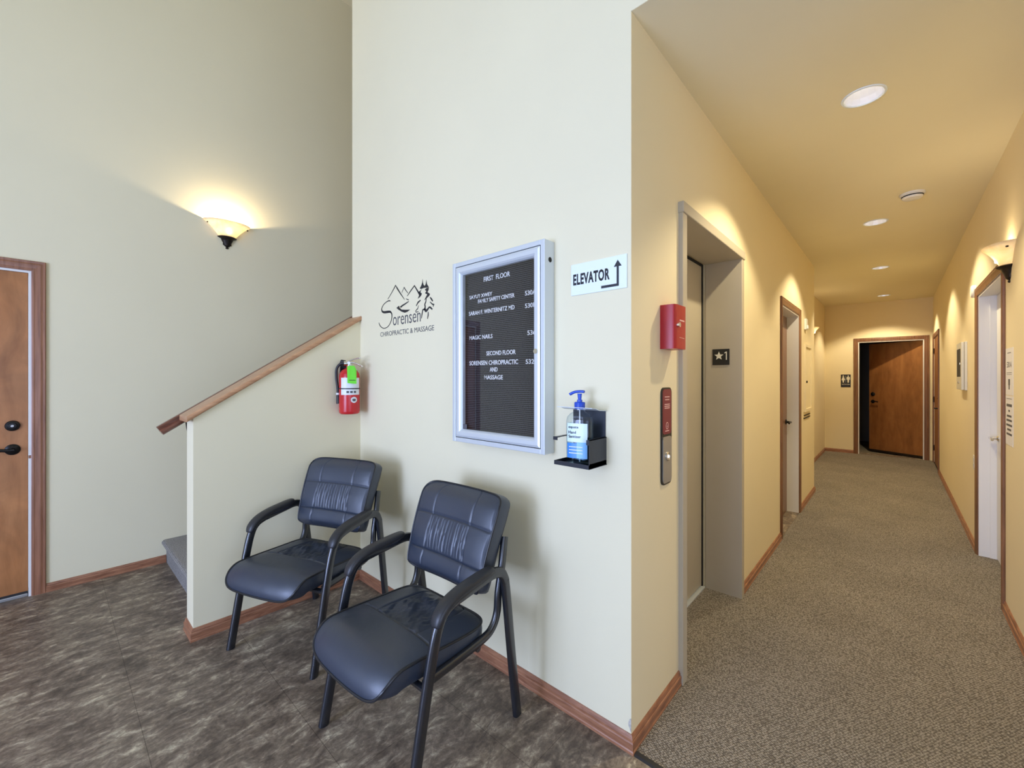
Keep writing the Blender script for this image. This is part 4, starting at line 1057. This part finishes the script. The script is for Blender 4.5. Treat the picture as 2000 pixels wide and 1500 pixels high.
# small things down the corridor
ap_ = empty('access_panel', (Xc, 5.78, .95), 'yellow painted wall panel with raised border past the white doorway', 'panel')
b = bmesh.new(); box(b, Xc, Xc + .006, 5.56, 6.02, 1.03, 1.775); child('plate', b, 'yellow', ap_)
b = bmesh.new(); y0, y1, z0, z1 = 5.56, 6.02, 1.03, 1.775
for q in ((y0, y0 + .03, z0, z1), (y1 - .03, y1, z0, z1), (y0 + .03, y1 - .03, z0, z0 + .03), (y0 + .03, y1 - .03, z1 - .03, z1)): box(b, Xc + .006, Xc + .018, *q)
child('border', b, 'yellow', ap_)
b = bmesh.new(); cyl(b, (Xc + .006, 5.66, 1.36), (Xc + .022, 5.66, 1.36), .012); child('knob', b, 'bronze', ap_)
b = bmesh.new(); box(b, Xc, Xc + .008, 5.56, 5.98, .985, .995); box(b, Xc, Xc + .008, 5.54, 5.98, .955, .965); tag(child('slot', b, 'bronze', ap_), 'dark slots below the panel')
al = empty('alarm_strobe', (Xc, 5.62, 1.93), 'small white alarm box on the wall above the painted panel', 'alarm')
b = bmesh.new(); box(b, Xc, Xc + .022, 5.57, 5.68, 1.935, 2.055, .004); child('housing', b, 'white_plastic', al)
b = bmesh.new(); box(b, Xc + .022, Xc + .034, 5.60, 5.65, 1.945, 1.985, .003); child('strobe_lens', b, 'label_white', al)

rs = empty('restroom_sign', (-.664, Ye, 1.23), 'black sign with two white figures left of the end door', 'sign')
b = bmesh.new(); box(b, -.735, -.592, Ye - .006, Ye, 1.235, 1.470, .001); child('plate', b, 'sign_black', rs)
b = bmesh.new(); rp = lambda u, v, d: (u, Ye - .006 - d, v)
for cx, sk in ((-.700, 1), (-.627, 0)):
    flat_poly(b, [(cx + .012 * math.cos(2 * PI * i / 14), 1.440 + .012 * math.sin(2 * PI * i / 14)) for i in range(14)], rp, .001)
    if sk: flat_poly(b, [(cx - .010, 1.424), (cx + .010, 1.424), (cx + .027, 1.366), (cx + .012, 1.362), (cx + .010, 1.318), (cx - .010, 1.318), (cx - .012, 1.362), (cx - .027, 1.366)], rp, .001)
    else: flat_poly(b, [(cx - .022, 1.424), (cx + .022, 1.424), (cx + .025, 1.375), (cx + .013, 1.372), (cx + .012, 1.318), (cx - .012, 1.318), (cx - .013, 1.372), (cx - .025, 1.375)], rp, .001)
flat_poly(b, [(-.665, 1.318), (-.662, 1.318), (-.662, 1.450), (-.665, 1.450)], rp, .001)
child('figure', b, 'sign_cream', rs)
child('lettering', text_bm('RESTROOM', .115, .020, '-y', (-.721, Ye - .006, 1.275), .001, .01), 'sign_cream', rs)

an = empty('alarm_control_box', (Xr, 5.81, 1.29), 'beige wall mounted alarm control box with black window', 'control panel')
b = bmesh.new(); box(b, Xr - .018, Xr, 5.61, 6.01, 1.290, 1.735, .002); child('back_box', b, 'grey_panel', an)
b = bmesh.new(); box(b, Xr - .038, Xr - .0195, 5.615, 6.005, 1.293, 1.732, .003); child('cover', b, 'grey_panel', an)
b = bmesh.new(); box(b, Xr - .0395, Xr - .038, 5.68, 5.95, 1.415, 1.675); child('display_window', b, 'dark', an)
b = bmesh.new(); cyl(b, (Xr - .0405, 5.70, 1.535), (Xr - .0395, 5.70, 1.535), .010, seg=12); child('indicator', b, 'led', an)
b = bmesh.new(); cyl(b, (Xr - .046, 5.80, 1.36), (Xr - .038, 5.80, 1.36), .012, seg=16); child('lock', b, 'chrome', an)

hd = empty('wall_chime', (Xr, 5.09, 2.11), 'round white disc on the right wall above the white door casing', 'alarm')
b = bmesh.new(); mt = Matrix.Translation((Xr, 5.09, 2.11)) @ Matrix.Rotation(-PI / 2, 4, 'Y'); lathe(b, [(.052, 0), (.052, .018), (.044, .028), (.0005, .030)], 28, mat=mt); child('housing', b, 'white_plastic', hd, True, 35)
ou = empty('wall_outlet', (Xr, 5.14, .70), 'cream electrical outlet low on the right wall beside the white door', 'outlet')
b = bmesh.new(); box(b, Xr - .006, Xr, 5.105, 5.180, .645, .762, .002); child('cover_plate', b, 'white_plastic', ou)
for z in (.678, .728):
    b = bmesh.new(); box(b, Xr - .009, Xr - .006, 5.125, 5.160, z - .014, z + .014, .002); child('socket', b, 'grey_panel', ou)
# paper notices
def paper(z0, z1, label, lines):
    t = empty('paper_notice', (Xr, 3.74, z0), label, 'paper notice', 'notices on the right wall')
    b = bmesh.new(); box(b, Xr - .0015, Xr - .0003, 3.628, 3.842, z0, z1); child('sheet', b, 'paper', t)
    for y, z, w, h in lines:
        b = bmesh.new(); flat_poly(b, [(y + w / 2, z), (y - w / 2, z), (y - w / 2, z + h), (y + w / 2, z + h)], lambda u, v, d: (Xr - .0015 - d, u, v), .0003)
        child('printed_line', b, 'grey_ink', t)
    return t
p1 = paper(1.302, 1.575, 'upper white paper notice taped beside the white door casing', [(3.735, 1.43, .14, .003), (3.735, 1.42, .14, .002), (3.735, 1.36, .05, .035), (3.735, 1.335, .03, .025), (3.735, 1.545, .10, .004)])
child('lettering', text_bm('530 A', .13, .034, '-x', (Xr - .0015, 3.80, 1.462), .0003, .01), 'grey_ink', p1)
p2 = paper(1.012, 1.298, 'lower white paper notice below the other sheet beside the white door', [(3.735, 1.235, .15, .016), (3.735, 1.205, .04, .012), (3.735, 1.175, .13, .012), (3.735, 1.150, .15, .012), (3.735, 1.122, .16, .012), (3.735, 1.096, .11, .012), (3.735, 1.070, .15, .012), (3.735, 1.280, .15, .003)])
